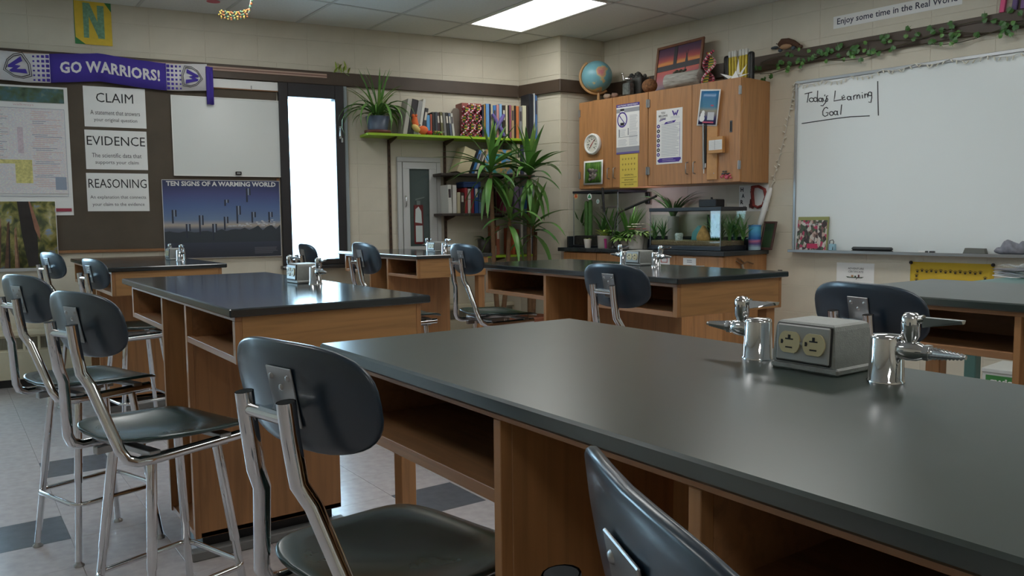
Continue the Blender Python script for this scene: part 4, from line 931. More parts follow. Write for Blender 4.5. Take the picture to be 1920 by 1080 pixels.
def yucca(label, off, stems, pot):
    q = PB(pot, 470, off); r = wt(FB, 'tall_yucca', label, 'plant', q[0], 0, off)
    MB().lathe([(.12, 0), (.125, .01), (.16, .30), (.165, .32), (.148, .32), (.12, .05), (.0001, .04)], 24).build('pot', mat('terracotta', (140, 86, 62), .7), r); MB().lathe([(.147, .29), (.0001, .30)], 20).build('soil', MATS['soil'], r)
    for (ub, ut, vt, n, first, dy) in stems:
        x1, zt_ = PB(ut, vt, off-dy); x1 -= q[0]; x0 = (PB(ub, 470, off)[0]-q[0])*.4
        xm = PB((ub*.4+ut*.6), 430, off)[0]-q[0]
        MB().tube([(x0, dy*.3, .28), (xm*.8+x0*.2, dy*.7, .75), (xm, dy*.9, 1.1), (x1, dy, zt_-.10), (x1, dy, zt_)], [.024, .021, .02, .018, .012], 10).build('stem', BARK, r)
        for k in range(n):
            t = k/n; g = first+k
            kind = (5, 0, 7, 1, 2, 3, 4, 6)[min(7, int(t*8))]
            link('leaf', YU[kind], r, T((x1, dy, zt_+.02-.13*t+random.uniform(-.012, .012))) @ Rz(aim(g*2.399+random.uniform(-.2, .2), .38, q[0]+x1, off-dy, 0, 3.60, .30 if zt_ < 1.9 else .04)) @ Ry(random.uniform(-.10, .10)))
    return r
yucca('tall yucca with sword leaves, left of two behind the aquarium side table', .50, [(930, 920, 312, 34, 0, 0.), (945, 955, 405, 14, 3, -.04)], 935)
yucca('tall yucca with sword leaves, right of two, beside the wall corner', .44, [(990, 992, 318, 34, 1, 0.), (1000, 1000, 420, 15, 5, -.04)], 995)
# ================================================================== whiteboard wall: cabinets, counter, tanks, board
SL, SM, SR = -5.335, -4.512, -3.600; CZ0, CZ1, CD = 1.490, 2.287, .38
def rt_(name, label, cat, s, z, off=0., group=None, rz=0.): return wt(FR, name, label, cat, s, z, off, group, rz)
def handle(parent, x, z, y, L=.095):
    MB().tube([(x, y+.002, z-L/2), (x, y-.024, z-L/2+.004), (x, y-.028, z-L/2+.014), (x, y-.028, z+L/2-.014), (x, y-.024, z+L/2-.004), (x, y+.002, z+L/2)], .0042, 8).build('handle', STEEL, parent)
def hinge(parent, x, z, y):
    MB().box((x-.012, y-.008, z-.032), (x+.012, y+.004, z+.032), 0, .002).lathe([(.005, -.034), (.005, .034)], 8, 0, T((x, y-.009, z))).build('hinge', STEEL, parent)
for k, (a, b, lb) in enumerate(((SL, SM, 'oak wall cabinet with dial and policy poster on its doors'), (SM, SR, 'oak wall cabinet with rules poster and snowman poster on its doors'))):
    r = rt_('wall_cabinet', lb, 'cabinet', a, CZ0, 0); w = b-a; h = CZ1-CZ0
    m = MB(); t = .018
    m.box((.001, -CD, 0), (t, -.002, h), 0, .001); m.box((w-t, -CD, 0), (w-.001, -.002, h), 0, .001); m.box((t, -CD, 0), (w-t, -.002, t)); m.box((t, -CD, h-t), (w-t, -.002, h)); m.box((t, -.012, t), (w-t, -.002, h-t)); m.build('carcass', WD, r)
    mid_ = (PR(1148, 250, .4)[0], PR(1297, 250, .4)[0])[k]-a
    for x0, x1, sd in ((.003, mid_-.0015, 1), (mid_+.0015, w-.004, -1)):
        d = MB().box((x0, -CD-.02, .003), (x1, -CD-.001, h-.003), 0, .0015).build('cabinet_door', WD, r)
        handle(d, x1-.035 if sd > 0 else x0+.035, .13, -CD-.02)
        for z in (.13, h-.10): hinge(d, x0+.006 if sd > 0 else x1-.004, z, -CD-.02)
m = rt_('cabinet_latch', 'small dark slot plate on the right cabinet door near the corner', 'latch', PR(1371, 237, .4)[0], PR(1371, 237, .4)[1], .4005)
MB().box((-.011, -.004, -.045), (.011, 0, .045), 0, .001).build('slot_plate', mat('slot_grey', (90, 90, 92), .4, .6), m); MB().box((-.005, -.0048, -.036), (.005, -.004, .036)).build('slot', DARK, m)
OD = .4015
# policy poster
r, w, h = paper(FR, PR, 'policy_poster', 'white poster headed ELECTRONIC DEVICE POLICY with struck-out phone symbol', 'poster', (1156, 194, 1199, 288), OD)
m = MB(); m.rect(-w/2, h*.44, w/2, h*.5, -.002, 0); m.rect(-w/2, h*.33, w/2, h*.41, -.002, 1); m.rect(-w/2, -.46*h, w/2, -.36*h, -.002, 1); m.rect(-w/2, -.5*h, w/2, -.46*h, -.002, 2)
add_text(m, 'ELECTRONIC DEVICE POLICY', 0, h*.468, -.0030, w*.88, h*.03, 3, 1, None, .02)
lines(m, .08*w, .44*w, -.05*h, .27*h, 12, 4); lines(m, -.30*w, -.08*w, -.14*h, .0, 6, 4); lines(m, -.42*w, .0*w, -.34*h, -.20*h, 7, 4); lines(m, .06*w, .44*w, -.34*h, -.06*h, 11, 4); m.rect(-.42*w, -.165*h, .42*w, -.155*h, -.0022, 1); m.rect(-.40*w, -.15*h, -.34*w, .0, -.0022, 1); m.rect(.0*w, -.13*h, .045*w, .01*h, -.0022, 1)
c = (-.24*w, .19*h); m.box((c[0]-.021, -.0024, c[1]-.006), (c[0]+.021, -.0016, c[1]+.085), 3); m.box((c[0]-.022, -.003, c[1]+.075), (c[0]+.022, -.0022, c[1]+.094), 5); m.box((c[0]-.022, -.003, c[1]-.05), (c[0]+.022, -.0022, c[1]-.026), 5)
R0 = .058; n = 28
for k in range(n):
    a, b = 2*math.pi*k/n, 2*math.pi*(k+1)/n; m.prism([(c[0]+R0*math.cos(a), c[1]+R0*1.15*math.sin(a)), (c[0]+R0*math.cos(b), c[1]+R0*1.15*math.sin(b)), (c[0]+R0*.82*math.cos(b), c[1]+R0*.95*math.sin(b)), (c[0]+R0*.82*math.cos(a), c[1]+R0*.95*math.sin(a))], -.0036, -.003, 0)
q = R0*.66; e = .005; m.prism([(c[0]-q-e, c[1]+q*1.15), (c[0]-q, c[1]+q*1.15+e), (c[0]+q+e, c[1]-q*1.15), (c[0]+q, c[1]-q*1.15-e)], -.004, -.0034, 0)
m.build('print', [PURPLE, GREYP, mat('violet_band', (104, 92, 150), .6), WHITE, LIGHTGREY, INK], r, kind='stuff')
# rules poster
r, w, h = paper(FR, PR, 'rules_poster', 'white poster headed YOU BELONG HERE with a column of round symbols', 'poster', (1231, 204, 1279.5, 307), OD)
m = MB()
for k, t_ in enumerate(('YOU', 'BELONG', 'HERE')): add_text(m, t_, -.24*w, h*(.44-.055*k), -.0022, (.16, .34, .22)[k]*w, h*.038, 1, 1, None, .02)
m.prism([(-.38*w, h*.29), (-.14*w, h*.325), (-.14*w, h*.335), (-.38*w, h*.305)], -.0026, -.002, 0)
for p in ([(-.10, .46), (-.05, .46), (.0, .40), (.03, .44), (.06, .40), (.11, .46), (.16, .46), (.08, .36), (.03, .39), (-.02, .36)],): m.prism([((x+.20)*w, z*h) for x, z in p], -.0026, -.002, 0)
lines(m, .06*w, .42*w, .32*h, .36*h, 2, 5); m.prism([(-.20*w, .225*h), (.20*w, .245*h), (.26*w, .285*h), (-.14*w, .265*h)], -.0026, -.002, 0); add_text(m, 'VALUES', .03*w, .256*h, -.0032, .2*w, .022*h, 3, 1, None, 0, .06)
for k in range(7):
    z = h*(.20-.087*k); m.lathe([(.016, -.0004), (.016, .0004)], 14, (0, 4)[k % 2], T((-.42*w, -.0024, z)) @ Rx(rad(90))); m.box((-.42*w-.004, -.0036, z-.006), (-.42*w+.004, -.003, z+.006), 3); lines(m, -.30*w, .42*w, z-.020, z+.020, 3, 5); m.rect(.40*w, z-.025, .415*w, z+.02, -.0024, 2)
m.prism([(-.46*w, -.43*h), (-.36*w, -.39*h), (.44*w, -.39*h), (.46*w, -.42*h), (.38*w, -.47*h), (-.40*w, -.47*h)], -.0026, -.002, 0); lines(m, -.26*w, .30*w, -.455*h, -.40*h, 2, 2, -.0032)
m.build('print', [PURPLE, INK, mat('violet_pale', (150, 140, 186), .6), WHITE, mat('print_black', (40, 36, 44), .6), LIGHTGREY], r, kind='stuff')
# snowman poster
cv = lambda u, v: .030*(1-v)**2*0+.014*u*u
r, w, h = paper(FR, PR, 'snowman_poster', 'white bordered blue winter poster with small snowman, tilted on the right door', 'poster', (1310, 168, 1350, 236), OD+.004, None, WHITE, cv, .0014, 5, 5)
r.matrix_basis = r.matrix_basis @ Ry(rad(7))
m = MB(); m.sheet(w*.88, h*.92, .0005, cv, 0, 5, 5, -w*.44, -h*.46); m.build('picture', ramp_mat('winter_print', [(.10, (34, 34, 84)), (.26, (52, 50, 104)), (.42, (150, 142, 120)), (.55, (66, 124, 152)), (.9, (44, 110, 158))], 'Z', 5, .4, (.8, .8, 2.0), distort=.25), r, T((0, -.0017, 0)))
MATS['winter_print'].node_tree.nodes['Mapping'].inputs['Scale'].default_value = (.8, .8, 1/h); MATS['winter_print'].node_tree.nodes['Mapping'].inputs['Location'].default_value = (0, 0, .40)
m = MB()
for x, z, q in ((-.28, -.30, .026), (-.26, -.20, .020), (-.24, -.13, .015)): m.lathe([(q, -.0006), (q, .0006)], 16, 0, T((x*w, -.004-.014*(.5+x)**2, z*h)) @ Rx(rad(90)))
m.rect(.10*w, .04*h, .30*w, .08*h, -.0105, 1); m.rect(-.20*w, -.42*h, .32*w, -.38*h, -.0125, 1); m.rect(.0*w, -.34*h, .32*w, -.12*h, -.0125, 2); m.build('print', [WHITE, mat('poster_rose', (190, 84, 110), .6), LIGHTGREY], r, kind='stuff')
# yellow sheet, animal photo
r, w, h = paper(FR, PR, 'yellow_sheet', 'yellow sheet with rows of paw marks below the policy poster', 'sign', (1162.5, 289, 1196, 351.5), OD, None, mat('yellow_paper', (214, 190, 84), .6), None)
def paw(m, x, z, s, mi, y=-.0018):
    m.lathe([(s*.5, -.0004), (s*.5, .0004)], 8, mi, T((x, y, z-s*.2)) @ Rx(rad(90)))
    for k in range(4): m.lathe([(s*.18, -.0004), (s*.18, .0004)], 6, mi, T((x+s*(-.6+.4*k), y, z+s*(.35 if k in (0, 3) else .6))) @ Rx(rad(90)))
m = MB()
for j in range(3):
    for i in range(5): paw(m, w*(-.34+.165*i), h*(.36-.16*j), .0115, 0)
for z, t_ in ((-.12, 'BE RESPECTFUL'), (-.27, 'BE RESPONSIBLE'), (-.41, 'BE A LEADER')): add_text(m, t_, .02*w, z*h, -.0018, .5*w, .045*h, 1)
for z in (-.20, -.345): m.rect(-.40*w, z*h, .44*w, z*h+.0025, -.0018, 1)
m.build('print', [mat('paw_tan', (150, 124, 60), .6), INK], r, kind='stuff')
cv2 = lambda u, v: .020*max(0, u-.5)**2*4+.006*(1-v)
r, w, h = paper(FR, PR, 'animal_photo', 'white bordered photo of a grey animal in grass on the left cabinet door', 'photo', (1095, 301, 1133.5, 346), OD, None, WHITE, cv2, .0014, 6, 3)
m = MB(); m.sheet(w*.86, h*.86, .0005, cv2, 0, 6, 3, -w*.43, -h*.43); m.build('picture', ramp_mat('grass_print', [(.3, (36, 70, 24)), (.5, (66, 108, 36)), (.7, (100, 138, 56))], 'NOISE', 9, .4, (5, 5, .7)), r, T((0, -.0018, 0)))
m = MB()
for k in range(26): m.ball((random.uniform(-.26, .28)*w, -.008, random.uniform(-.28, .14)*h), .020, 6, k % 3, None, (1.1, .12, .8))
m.build('animal_print', [mat('fur_grey', (96, 90, 88), .6), mat('fur_dark', (56, 50, 50), .6), mat('fur_pale', (140, 130, 124), .6)], r, kind='stuff')
# dial thermometer
q = PR(1109, 270, .43); r = rt_('dial_thermometer', 'round white dial thermometer with red needle on the left cabinet door', 'thermometer', q[0], q[1], OD)
Q = Rx(rad(90)); MB().lathe([(.094, 0), (.096, .02), (.090, .032), (.078, .034), (.074, .022), (.0001, .0215)], 36, 0, Q).build('rim', WPL, r); MB().lathe([(.074, .0222), (.0001, .0226)], 32, 0, Q).build('dial_face', mat('dial_cream', (214, 212, 200), .5), r)
m = MB()
for k in range(13): m.box((-.0015, -.0242, .050), (.0015, -.0230, .064), 0, 0, Ry(rad(-140+k*280/12)))
for k in range(7): a = rad(-140+k*280/6); m.box((.042*math.sin(a)-.006, -.0242, .042*math.cos(a)-.004), (.042*math.sin(a)+.006, -.0230, .042*math.cos(a)+.004))
m.build('dial_mark', INK, r, kind='stuff'); MB().prism([(-.004, -.03), (.004, -.03), (.001, .055), (-.001, .055)], -.0265, -.0252, 0, Ry(rad(38))).build('needle', mat('needle_red', (176, 50, 44), .5), r)
# metal rods, wooden plank, small wooden box, pink tangle
for k, (u0, v0, u1, v1, c, rr) in enumerate(((1317.5, 232, 1318.5, 317, STEEL, .0085), (1322.5, 232, 1321.5, 306, BLACK, .0075))):
    a = PR(u0, v0, .42); b = PR(u1, v1, .42); r = rt_('hanging_rod', ('grey metal rod hanging below the snowman poster', 'black rod hanging beside the grey metal rod')[k], 'rod', a[0], a[1], .4125)
    MB().tube([(0, 0, 0), (b[0]-a[0], 0, b[1]-a[1])], rr, 10).build('shaft', c, r); MB().tube([(b[0]-a[0], 0, b[1]-a[1]), (b[0]-a[0], 0, b[1]-a[1]-.035)], .004, 8).build('tip', WPL, r)
a0, b0, a1, b1 = span(PR, 1325.5, 236, 1345, 337, .41); r = rt_('hanging_plank', 'narrow pale wooden plank hung on the right cabinet door', 'plank', (a0+a1)/2, (b0+b1)/2, OD); w, h = a1-a0, b1-b0
PINE = mat('pine', (188, 138, 84), .5, vary=.12, vscale=14); MB().box((-w/2, -.012, -h/2), (w/2, 0, h/2), 0, .002).build('board', PINE, r); MB().lathe([(.004, 0), (.004, .002)], 8, 0, T((.02, -.012, -h/2+.05)) @ Rx(rad(90))).build('nail_head', STEEL, r)
a0, b0, a1, b1 = span(PR, 1327, 256, 1353, 287, .46); r = rt_('wooden_tally_box', 'small pine box with white ruled card fixed on the hanging plank', 'box', (a0+a1)/2, (b0+b1)/2, OD+.0125); w, h = a1-a0, b1-b0
MB().box((-w/2, -.035, -h/2), (w/2, 0, h/2), 0, .002).build('box_body', PINE, r); m = MB(); m.rect(-w*.47, -h*.30, w*.47, h*.30, -.0365, 0, None, .001); m.build('card', WHITE, r); m = MB(); lines(m, -w*.4, w*.4, -h*.26, h*.26, 7, 0, -.0378, .12, 0); m.rect(-.05*w, -h*.28, -.03*w, h*.28, -.0378); m.build('ruling', GREYP, r)
q = PR(1361, 328, .41); r = rt_('pink_magnet', 'dark and pink tangled magnet low on the right cabinet door', 'magnet', q[0], q[1], OD)
m = MB()
for k in range(24): m.ball((random.uniform(-.05, .05), -.006, random.uniform(-.026, -.002)), .008, 6, k % 2, None, (1.2, .5, 1))
m.build('pink_cluster', [mat('magnet_pink', (206, 96, 112), .6), mat('magnet_rose', (170, 66, 84), .6)], r, kind='stuff'); m = MB()
for k in range(9): m.ball((random.uniform(-.035, .03), -.007, random.uniform(.004, .03)), .009, 6, 0, None, (1.4, .5, .7))
m.build('dark_cluster', mat('magnet_dark', (70, 66, 66), .6), r, kind='stuff')
# ---- on top of the cabinets
ZT = CZ1+.0008
q = PR(1115, 143, .30); r = rt_('globe', 'globe with tan ring standing on the left end of the wall cabinets', 'globe', q[0], ZT, .27); gz_ = q[1]-ZT; gr = .142; tilt_ = Rz(rad(45)) @ Ry(rad(-20))
g = MB().ball((0, 0, 0), gr, 36).build('globe_ball', ramp_mat('globe_map', [(.0, (96, 152, 168)), (.55, (118, 172, 184)), (.575, (206, 186, 126)), (.61, (206, 156, 130)), (.66, (196, 116, 128)), (.72, (150, 170, 110))], 'NOISE', 5.2, .35, (1, 1, 1), 6, .4), r, T((0, 0, gz_)) @ tilt_)
pts = [(-(gr+.012)*math.cos(rad(a)), 0, (gr+.012)*math.sin(rad(a))) for a in range(75, -106, -9)]; TAN = mat('globe_tan', (178, 136, 88), .45); MB().tube(pts, .008, 8, 0, None, True, 1.6).build('meridian_arm', TAN, r, T((0, 0, gz_)) @ tilt_)
MB().lathe([(.075, 0), (.075, .006), (.05, .016), (.014, .022), (.012, gz_-gr-.008)], 24).build('stand', TAN, r, T((.02, 0, 0)))
for k, (u, v, rr, c) in enumerate(((1139, 176, .034, (150, 130, 112)), (1153, 175, .032, (128, 100, 84)))):
    s = PR(u, v, .33)[0]; r = rt_('rock_sample', ('pale pinkish rock beside the globe stand', 'reddish brown rock between the globe and glass jar')[k], 'rock', s, ZT, .33); m = MB(); m.ball((0, 0, rr*.82), rr, 8, 0, None, (1.3, 1, .8)); o = m.build('stone', mat('rock_%d' % k, c, .8, vary=.35, vscale=28, bump=.8, bscale=30), r)
    for v_ in o.data.vertices: v_.co *= 1+.08*math.sin(v_.co.x*90+v_.co.z*70)
q = PR(1178, 176, .33); r = rt_('glass_jar', 'clear square glass jar with metal clasp on top of the cabinets', 'jar', q[0], ZT, .33); jh = PR(1178, 150, .33)[1]-ZT
MB().box((-.05, -.045, 0), (.05, .045, jh), 0, .012).build('jar_glass', glass('jar_glass', (.80, .83, .82)), r); MB().box((-.042, -.037, .004), (.042, .037, jh*.8), 0, .01).build('jar_filling', mat('jar_grey', (112, 114, 112), .6, vary=.5, vscale=40), r); m = MB(); m.lathe([(.036, jh), (.038, jh+.012), (.03, jh+.02)], 18); m.tube([(-.03, -.03, jh+.0), (-.035, -.035, jh+.05)], .004, 6); m.ball((-.036, -.035, jh+.055), .011, 8); m.build('jar_clasp', CHROME, r)
q = PR(1194, 172, .22); r = rt_('dark_canister', 'dark rough topped canister behind the clear glass jar', 'canister', q[0], ZT, .20); ch = PR(1194, 136, .22)[1]-ZT
MB().box((-.085, -.07, 0), (.085, .07, ch*.78), 0, .01).build('canister_body', mat('canister_grey', (66, 66, 64), .5, vary=.3, vscale=12), r); m = MB()
for k in range(30): m.ball((random.uniform(-.07, .07), random.uniform(-.05, .05), ch*.82+random.uniform(-.01, .03)), .018, 6, k % 2)
m.build('pebble_fill', [mat('canister_top', (84, 84, 80), .8), mat('canister_dark', (48, 48, 48), .8)], r, kind='stuff')
q = PR(1218, 170, .32); r = rt_('seed_ball', 'brown fibrous round seed ball beside the sunset picture', 'seed ball', q[0], ZT, .32); rr = (PR(1218, 147, .32)[1]-ZT)/2*.98
MB().ball((0, 0, rr*1.0), rr, 18, 0, None, (1.15, 1, 1)).build('husk', mat('husk_brown', (122, 84, 54), .9, vary=.45, vscale=60, bump=1., bscale=90), r); MB().tube([(0, 0, rr*1.95), (.008, -.01, rr*2.15)], .005, 6).build('stalk', BARK, r)
# sunset picture leaning on the wall
a0, b0, a1, b1 = span(PR, 1231, 79, 1322, 166, .14); r = rt_('sunset_picture', 'framed sunset picture leaning on the wall above the cabinets', 'picture', (a0+a1)/2, ZT, .20); w = a1-a0-.02; h = PR(1280, 79, .12)[1]-ZT; Lr = Rx(rad(-12)) @ Ry(rad(-2.2)); fw = .024
OAK = mat('picture_oak', (120, 78, 54), .45, vary=.12, vscale=30)
m = MB(); m.box((-w/2, -.012, 0), (w/2, .008, fw), 0, .003); m.box((-w/2, -.012, h-fw), (w/2, .008, h), 0, .003); m.box((-w/2, -.012, fw), (-w/2+fw, .008, h-fw), 0, .003); m.box((w/2-fw, -.012, fw), (w/2, .008, h-fw), 0, .003); m.build('frame', OAK, r, Lr @ T((0, 0, .010)))
m = MB(); m.box((-w/2+fw, -.004, fw), (w/2-fw, .004, h-fw)); m.build('picture_print', ramp_mat('sunset_print', [(.05, (84, 84, 108)), (.22, (120, 62, 80)), (.40, (168, 58, 66)), (.60, (206, 92, 62)), (.66, (222, 150, 76)), (.72, (186, 84, 78)), (.85, (104, 62, 86)), (1., (70, 52, 80))], 'Z', 6, .35, (1, 1, 1/h), distort=.10), r, Lr @ T((0, 0, .010)))
m = MB(); m.box((-w/2+fw, -.0062, h*.46), (w/2-fw, -.004, h*.57)); m.box((-.055, -.0062, h*.57), (-.020, -.004, h-fw)); m.box((.075, -.0058, h*.28), (.084, -.004, h*.46)); m.prism([(.07, h*.57), (.10, h*.57), (.088, h*.7), (.094, h*.82), (.082, h*.72), (.070, h*.80), (.076, h*.68)], -.0058, -.0045); m.build('silhouette', mat('sunset_dark', (48, 46, 52), .5), r, Lr @ T((0, 0, .010)))
# birch log
sa, sb = PR(1249, 150, .30)[0], PR(1318, 142, .30)[0]; r = rt_('birch_log', 'short pale birch log lying in front of the sunset picture', 'log', (sa+sb)/2, ZT, .30); lr = .066; L = sb-sa-.03
MB().lathe([(lr*.94, -L/2), (lr, -L/2+.004), (lr*.96, L*.0), (lr*1.0, L/2-.004), (lr*.94, L/2)], 24, 0, T((0, 0, lr+.001)) @ Ry(rad(90))).build('bark', ramp_mat('birch_bark', [(.28, (70, 62, 56)), (.40, (150, 146, 138)), (.7, (186, 184, 176))], 'NOISE', 9, .8, (1, 2, 6)), r)
MB().lathe([(lr*.93, 0), (.0001, .002)], 24, 0, T((-L/2-.0005, 0, lr+.001)) @ Ry(rad(-90))).build('cut_end', mat('birch_wood', (178, 150, 116), .8, vary=.15, vscale=30), r); m = MB()
for k in range(9): m.ball((-L*.30+.014*k, 0, lr*2+.004+.006*(k % 3)), .014, 6, 0, None, (1.2, .8, .8))
m.build('moss_tuft', mat('moss_grey', (74, 72, 62), .9), r, kind='stuff')
q = PR(1328, 150, .30); r = rt_('helix_model', 'colourful beaded helix model beside the birch log on the cabinets', 'model', q[0]+.01, ZT, .32); dna(r, PR(1328, 97, .30)[1]-ZT, .050, .9, 44, .0115, .02)
# black rack with yellow straws, paper crane
q0, q1 = PR(1363, 147, .24), PR(1408, 148, .24); r = rt_('straw_rack', 'black two post rack full of yellow straws with white caps', 'rack', (q0[0]+q1[0])/2, ZT, .24); dx = (q1[0]-q0[0])/2; rh = PR(1385, 101, .24)[1]-ZT
for s_ in (-1, 1): MB().lathe([(.026, 0), (.026, rh-.02), (.022, rh-.006), (.010, rh)], 16, 0, T((s_*dx, 0, 0))).build('post', BLACK, r)
MB().box((-dx, -.03, 0), (dx, .03, .015), 0, .003).build('rack_base', BLACK, r)
YS_ = mat('straw_yellow', (206, 184, 62), .5); stm = MB().tube([(0, 0, .016), (0, 0, rh*.92)], .0095, 8).mesh('straw', YS_); cpm = MB().lathe([(.0115, rh*.90), (.0125, rh*1.10), (.008, rh*1.13)], 8).mesh('straw_cap', mat('cap_white', (206, 206, 200), .5))
for j in range(2):
    for i in range(6):
        o = link('straw', stm, r, T((-dx+.038+i*(2*dx-.076)/5, -.014+.028*j, 0)) @ Ry(rad(random.uniform(-3, 3)))); link('straw_cap', cpm, o, I4)
q = PR(1376, 146, .34); r = rt_('paper_crane', 'white folded paper crane in front of the yellow straws', 'paper crane', q[0]+.02, ZT, .345)
def tri(m, a, b, c, t=.0008):
    n = (Vector(b)-Vector(a)).cross(Vector(c)-Vector(a)).normalized()*t; vs = [Vector(p)+n for p in (a, b, c)]+[Vector(p)-n for p in (a, b, c)]; m.add(vs, [(0, 1, 2), (5, 4, 3), (0, 3, 4, 1), (1, 4, 5, 2), (2, 5, 3, 0)])
m = MB(); tri(m, (-.03, -.02, .002), (.04, -.02, .002), (0, 0, .06)); tri(m, (-.03, .02, .002), (.04, .02, .002), (0, 0, .06)); m.build('crane_body', WHITE, r)
for p in (((-.02, 0, .02), (-.13, -.02, .055), (-.06, -.01, .006)), ((.0, 0, .03), (.03, -.01, .145), (.035, 0, .03)), ((.03, 0, .03), (.10, .0, .10), (.05, 0, .02)), ((.03, 0, .02), (.13, -.02, .02), (.05, -.02, .004))): m = MB(); tri(m, *p); m.build('wing', WHITE, r)
# ---- counter
WZ_, WD_ = .957, .62; SLc, SRc = -5.40, -3.585
for k, (a, b, lb) in enumerate(((-5.35, SM, 'oak base cabinet under the terrarium end of the counter'), (SM, SRc-.02, 'oak base cabinet under the aquarium end of the counter'))):
    r = rt_('base_cabinet', lb, 'cabinet', a, 0, 0); w = b-a; h = WZ_-.036
    MB().box((.001, -.575, .09), (w-.001, -.002, h-.001), 0, .001).build('carcass', WD, r); MB().box((.02, -.52, 0), (w-.001, -.002, .09)).build('toe_kick', BLACK, r)
    for x0, x1 in ((.004, w/2-.002), (w/2+.002, w-.004)):
        d = MB().box((x0, -.595, .10), (x1, -.576, h-.155), 0, .0015).build('cabinet_door', WD, r); handle(d, x1-.04 if x0 < .1 else x0+.04, h-.24, -.595)
        d = MB().box((x0, -.595, h-.15), (x1, -.576, h-.006), 0, .0015).build('drawer', WD, r); MB().tube([((x0+x1)/2-.05, -.593, h-.08), ((x0+x1)/2-.046, -.62, h-.08), ((x0+x1)/2+.046, -.62, h-.08), ((x0+x1)/2+.05, -.593, h-.08)], .0042, 8).build('handle', STEEL, d)
r = rt_('worktop', 'black counter top under the aquarium and terrarium with low backsplash', 'worktop', 0, 0); MB().box((SLc, -WD_, WZ_-.035), (SRc, -.003, WZ_), 0, .003).build('slab', EPOXY2, r); MB().box((SLc, -.025, WZ_), (SRc, -.003, WZ_+.10), 0, .003).build('backsplash', EPOXY2, r); MB().box((SLc, -.50, WZ_), (SLc+.020, -.12, WZ_+.10), 0, .003).build('side_splash', EPOXY2, r)
for k, (c, lb) in enumerate((((1235, 481, 1256, 496), 'white card with red outline taped to the base cabinet front'), ((1281, 484, 1305, 497), 'plain white label taped to the base cabinet front'))):
    r, w, h = paper(FR, PR, 'front_label', lb, 'label', c, .5965); m = MB()
    if k == 0:
        for q in ((-.3, -.25, .3, -.15), (-.3, .25, .3, .35), (-.3, -.25, -.24, .35), (.24, -.25, .3, .35)): m.rect(q[0]*w, q[1]*h, q[2]*w, q[3]*h, -.002)
    else: lines(m, -.2*w, .2*w, -.2*h, .3*h, 2, 0, -.002)
    m.build('print', mat('label_red', (180, 96, 90), .6) if k == 0 else GREYP, r, kind='stuff')
q = PR(1400, 498, .35); r = thing('dried_twig', 'pale dried twig stuck on the side of the base cabinet', 'twig', FR @ T((SRc-.019, -.34, .85)) @ Rz(rad(90)))
m = MB(); m.tube([(-.10, -.008, .03), (-.03, -.012, .0), (.04, -.012, .02), (.13, -.008, .0)], .006, 6); m.tube([(-.03, -.012, .0), (.0, -.010, -.05), (.04, -.010, -.06)], .010, 6, 1); m.tube([(.0, -.012, .01), (-.05, -.010, .04), (-.09, -.010, .05)], .006, 6); m.build('branch', [BARK, mat('twig_pale', (170, 160, 146), .7)], r)
# wall outlet behind the plants, small slot plate by the whiteboard
q = PR(1217, 372, .0); r = rt_('wall_outlet', 'wall power outlet with black plugs behind the counter plants', 'outlet', q[0], q[1], .0); MB().box((-.036, -.006, -.058), (.036, 0, .058), 0, .003).build('cover', mat('plate_tan', (150, 132, 116), .5), r)
for z in (-.03, .034): MB().box((-.024, -.035, z-.02), (.024, -.0062, z+.02), 0, .005).build('plug', BLACK, r)
q = PR(1462, 512, 0); r = rt_('wall_switch_plate', 'small dark grey plate on the block wall under the whiteboard corner', 'wall plate', PR(1463, 511, 0)[0], PR(1463, 511, 0)[1], 0); MB().box((-.02, -.006, -.022), (.02, 0, .022), 0, .002).build('plate', mat('plate_grey', (90, 84, 80), .5), r); MB().lathe([(.004, 0), (.004, .002)], 8, 0, T((0, -.006, 0)) @ Rx(rad(90))).build('screw', STEEL, r)
# ---- tanks
TANK = glass('tank_glass', (.96, .98, .97)); WATER = glass('tank_water', (.90, .96, .92), .5); RIM = mat('tank_rim', (34, 36, 42), .35)
def tank(name, label, a, b, o0, o1, z0, z1, rim=.03, base=.035):
    r = rt_(name, label, 'fish tank' if name == 'aquarium' else 'terrarium', a, z0, 0); w = b-a; h = z1-z0; t = .006
    for nm, lo, hi in (('front_pane', (0, -o1, base), (w, -o1+t, h-rim)), ('rear_pane', (0, -o0-t, base), (w, -o0, h-rim)), ('side_pane', (0, -o1+t, base), (t, -o0-t, h-rim)), ('side_pane', (w-t, -o1+t, base), (w, -o0-t, h-rim))): MB().box(lo, hi).build(nm, TANK, r)
    e = .006
    for nm, za, zb in (('base_rim', 0, base), ('top_rim', h-rim, h)):
        m = MB(); m.box((-e, -o1-e, za), (w+e, -o1+.012, zb), 0, .003); m.box((-e, -o0-.012, za), (w+e, -o0+e, zb), 0, .003); m.box((-e, -o1+.012, za), (.012, -o0-.012, zb), 0, .002); m.box((w-.012, -o1+.012, za), (w+e, -o0-.012, zb), 0, .002); m.build(nm, RIM, r)
    m = MB()
    for x in (.004, w-.004): m.box((x-.003, -o1-.001, base), (x+.003, -o1+.004, h-rim))
    m.build('corner_seal', mat('seal_grey', (120, 126, 128), .5), r)
    return r, w, h
z1 = PR(1285, 389, .5)[1]; AQ, aw, ah = tank('aquarium', 'long glass aquarium with black rims holding green plants and tan fish house', -4.405, -3.70, .16, .50, WZ_+.001, z1)
MB().box((.008, -.492, .036), (aw-.008, -.168, .075), 0, .004).build('gravel', mat('gravel', (120, 104, 78), .9, vary=.5, vscale=160, bump=1., bscale=200), AQ)
MB().box((.0075, -.4925, .0755), (aw-.0075, -.1675, ah-.055)).build('water', WATER, AQ)
def aq(u, v, off): s, z = PR(u, v, off); return s+4.405, z-WZ_
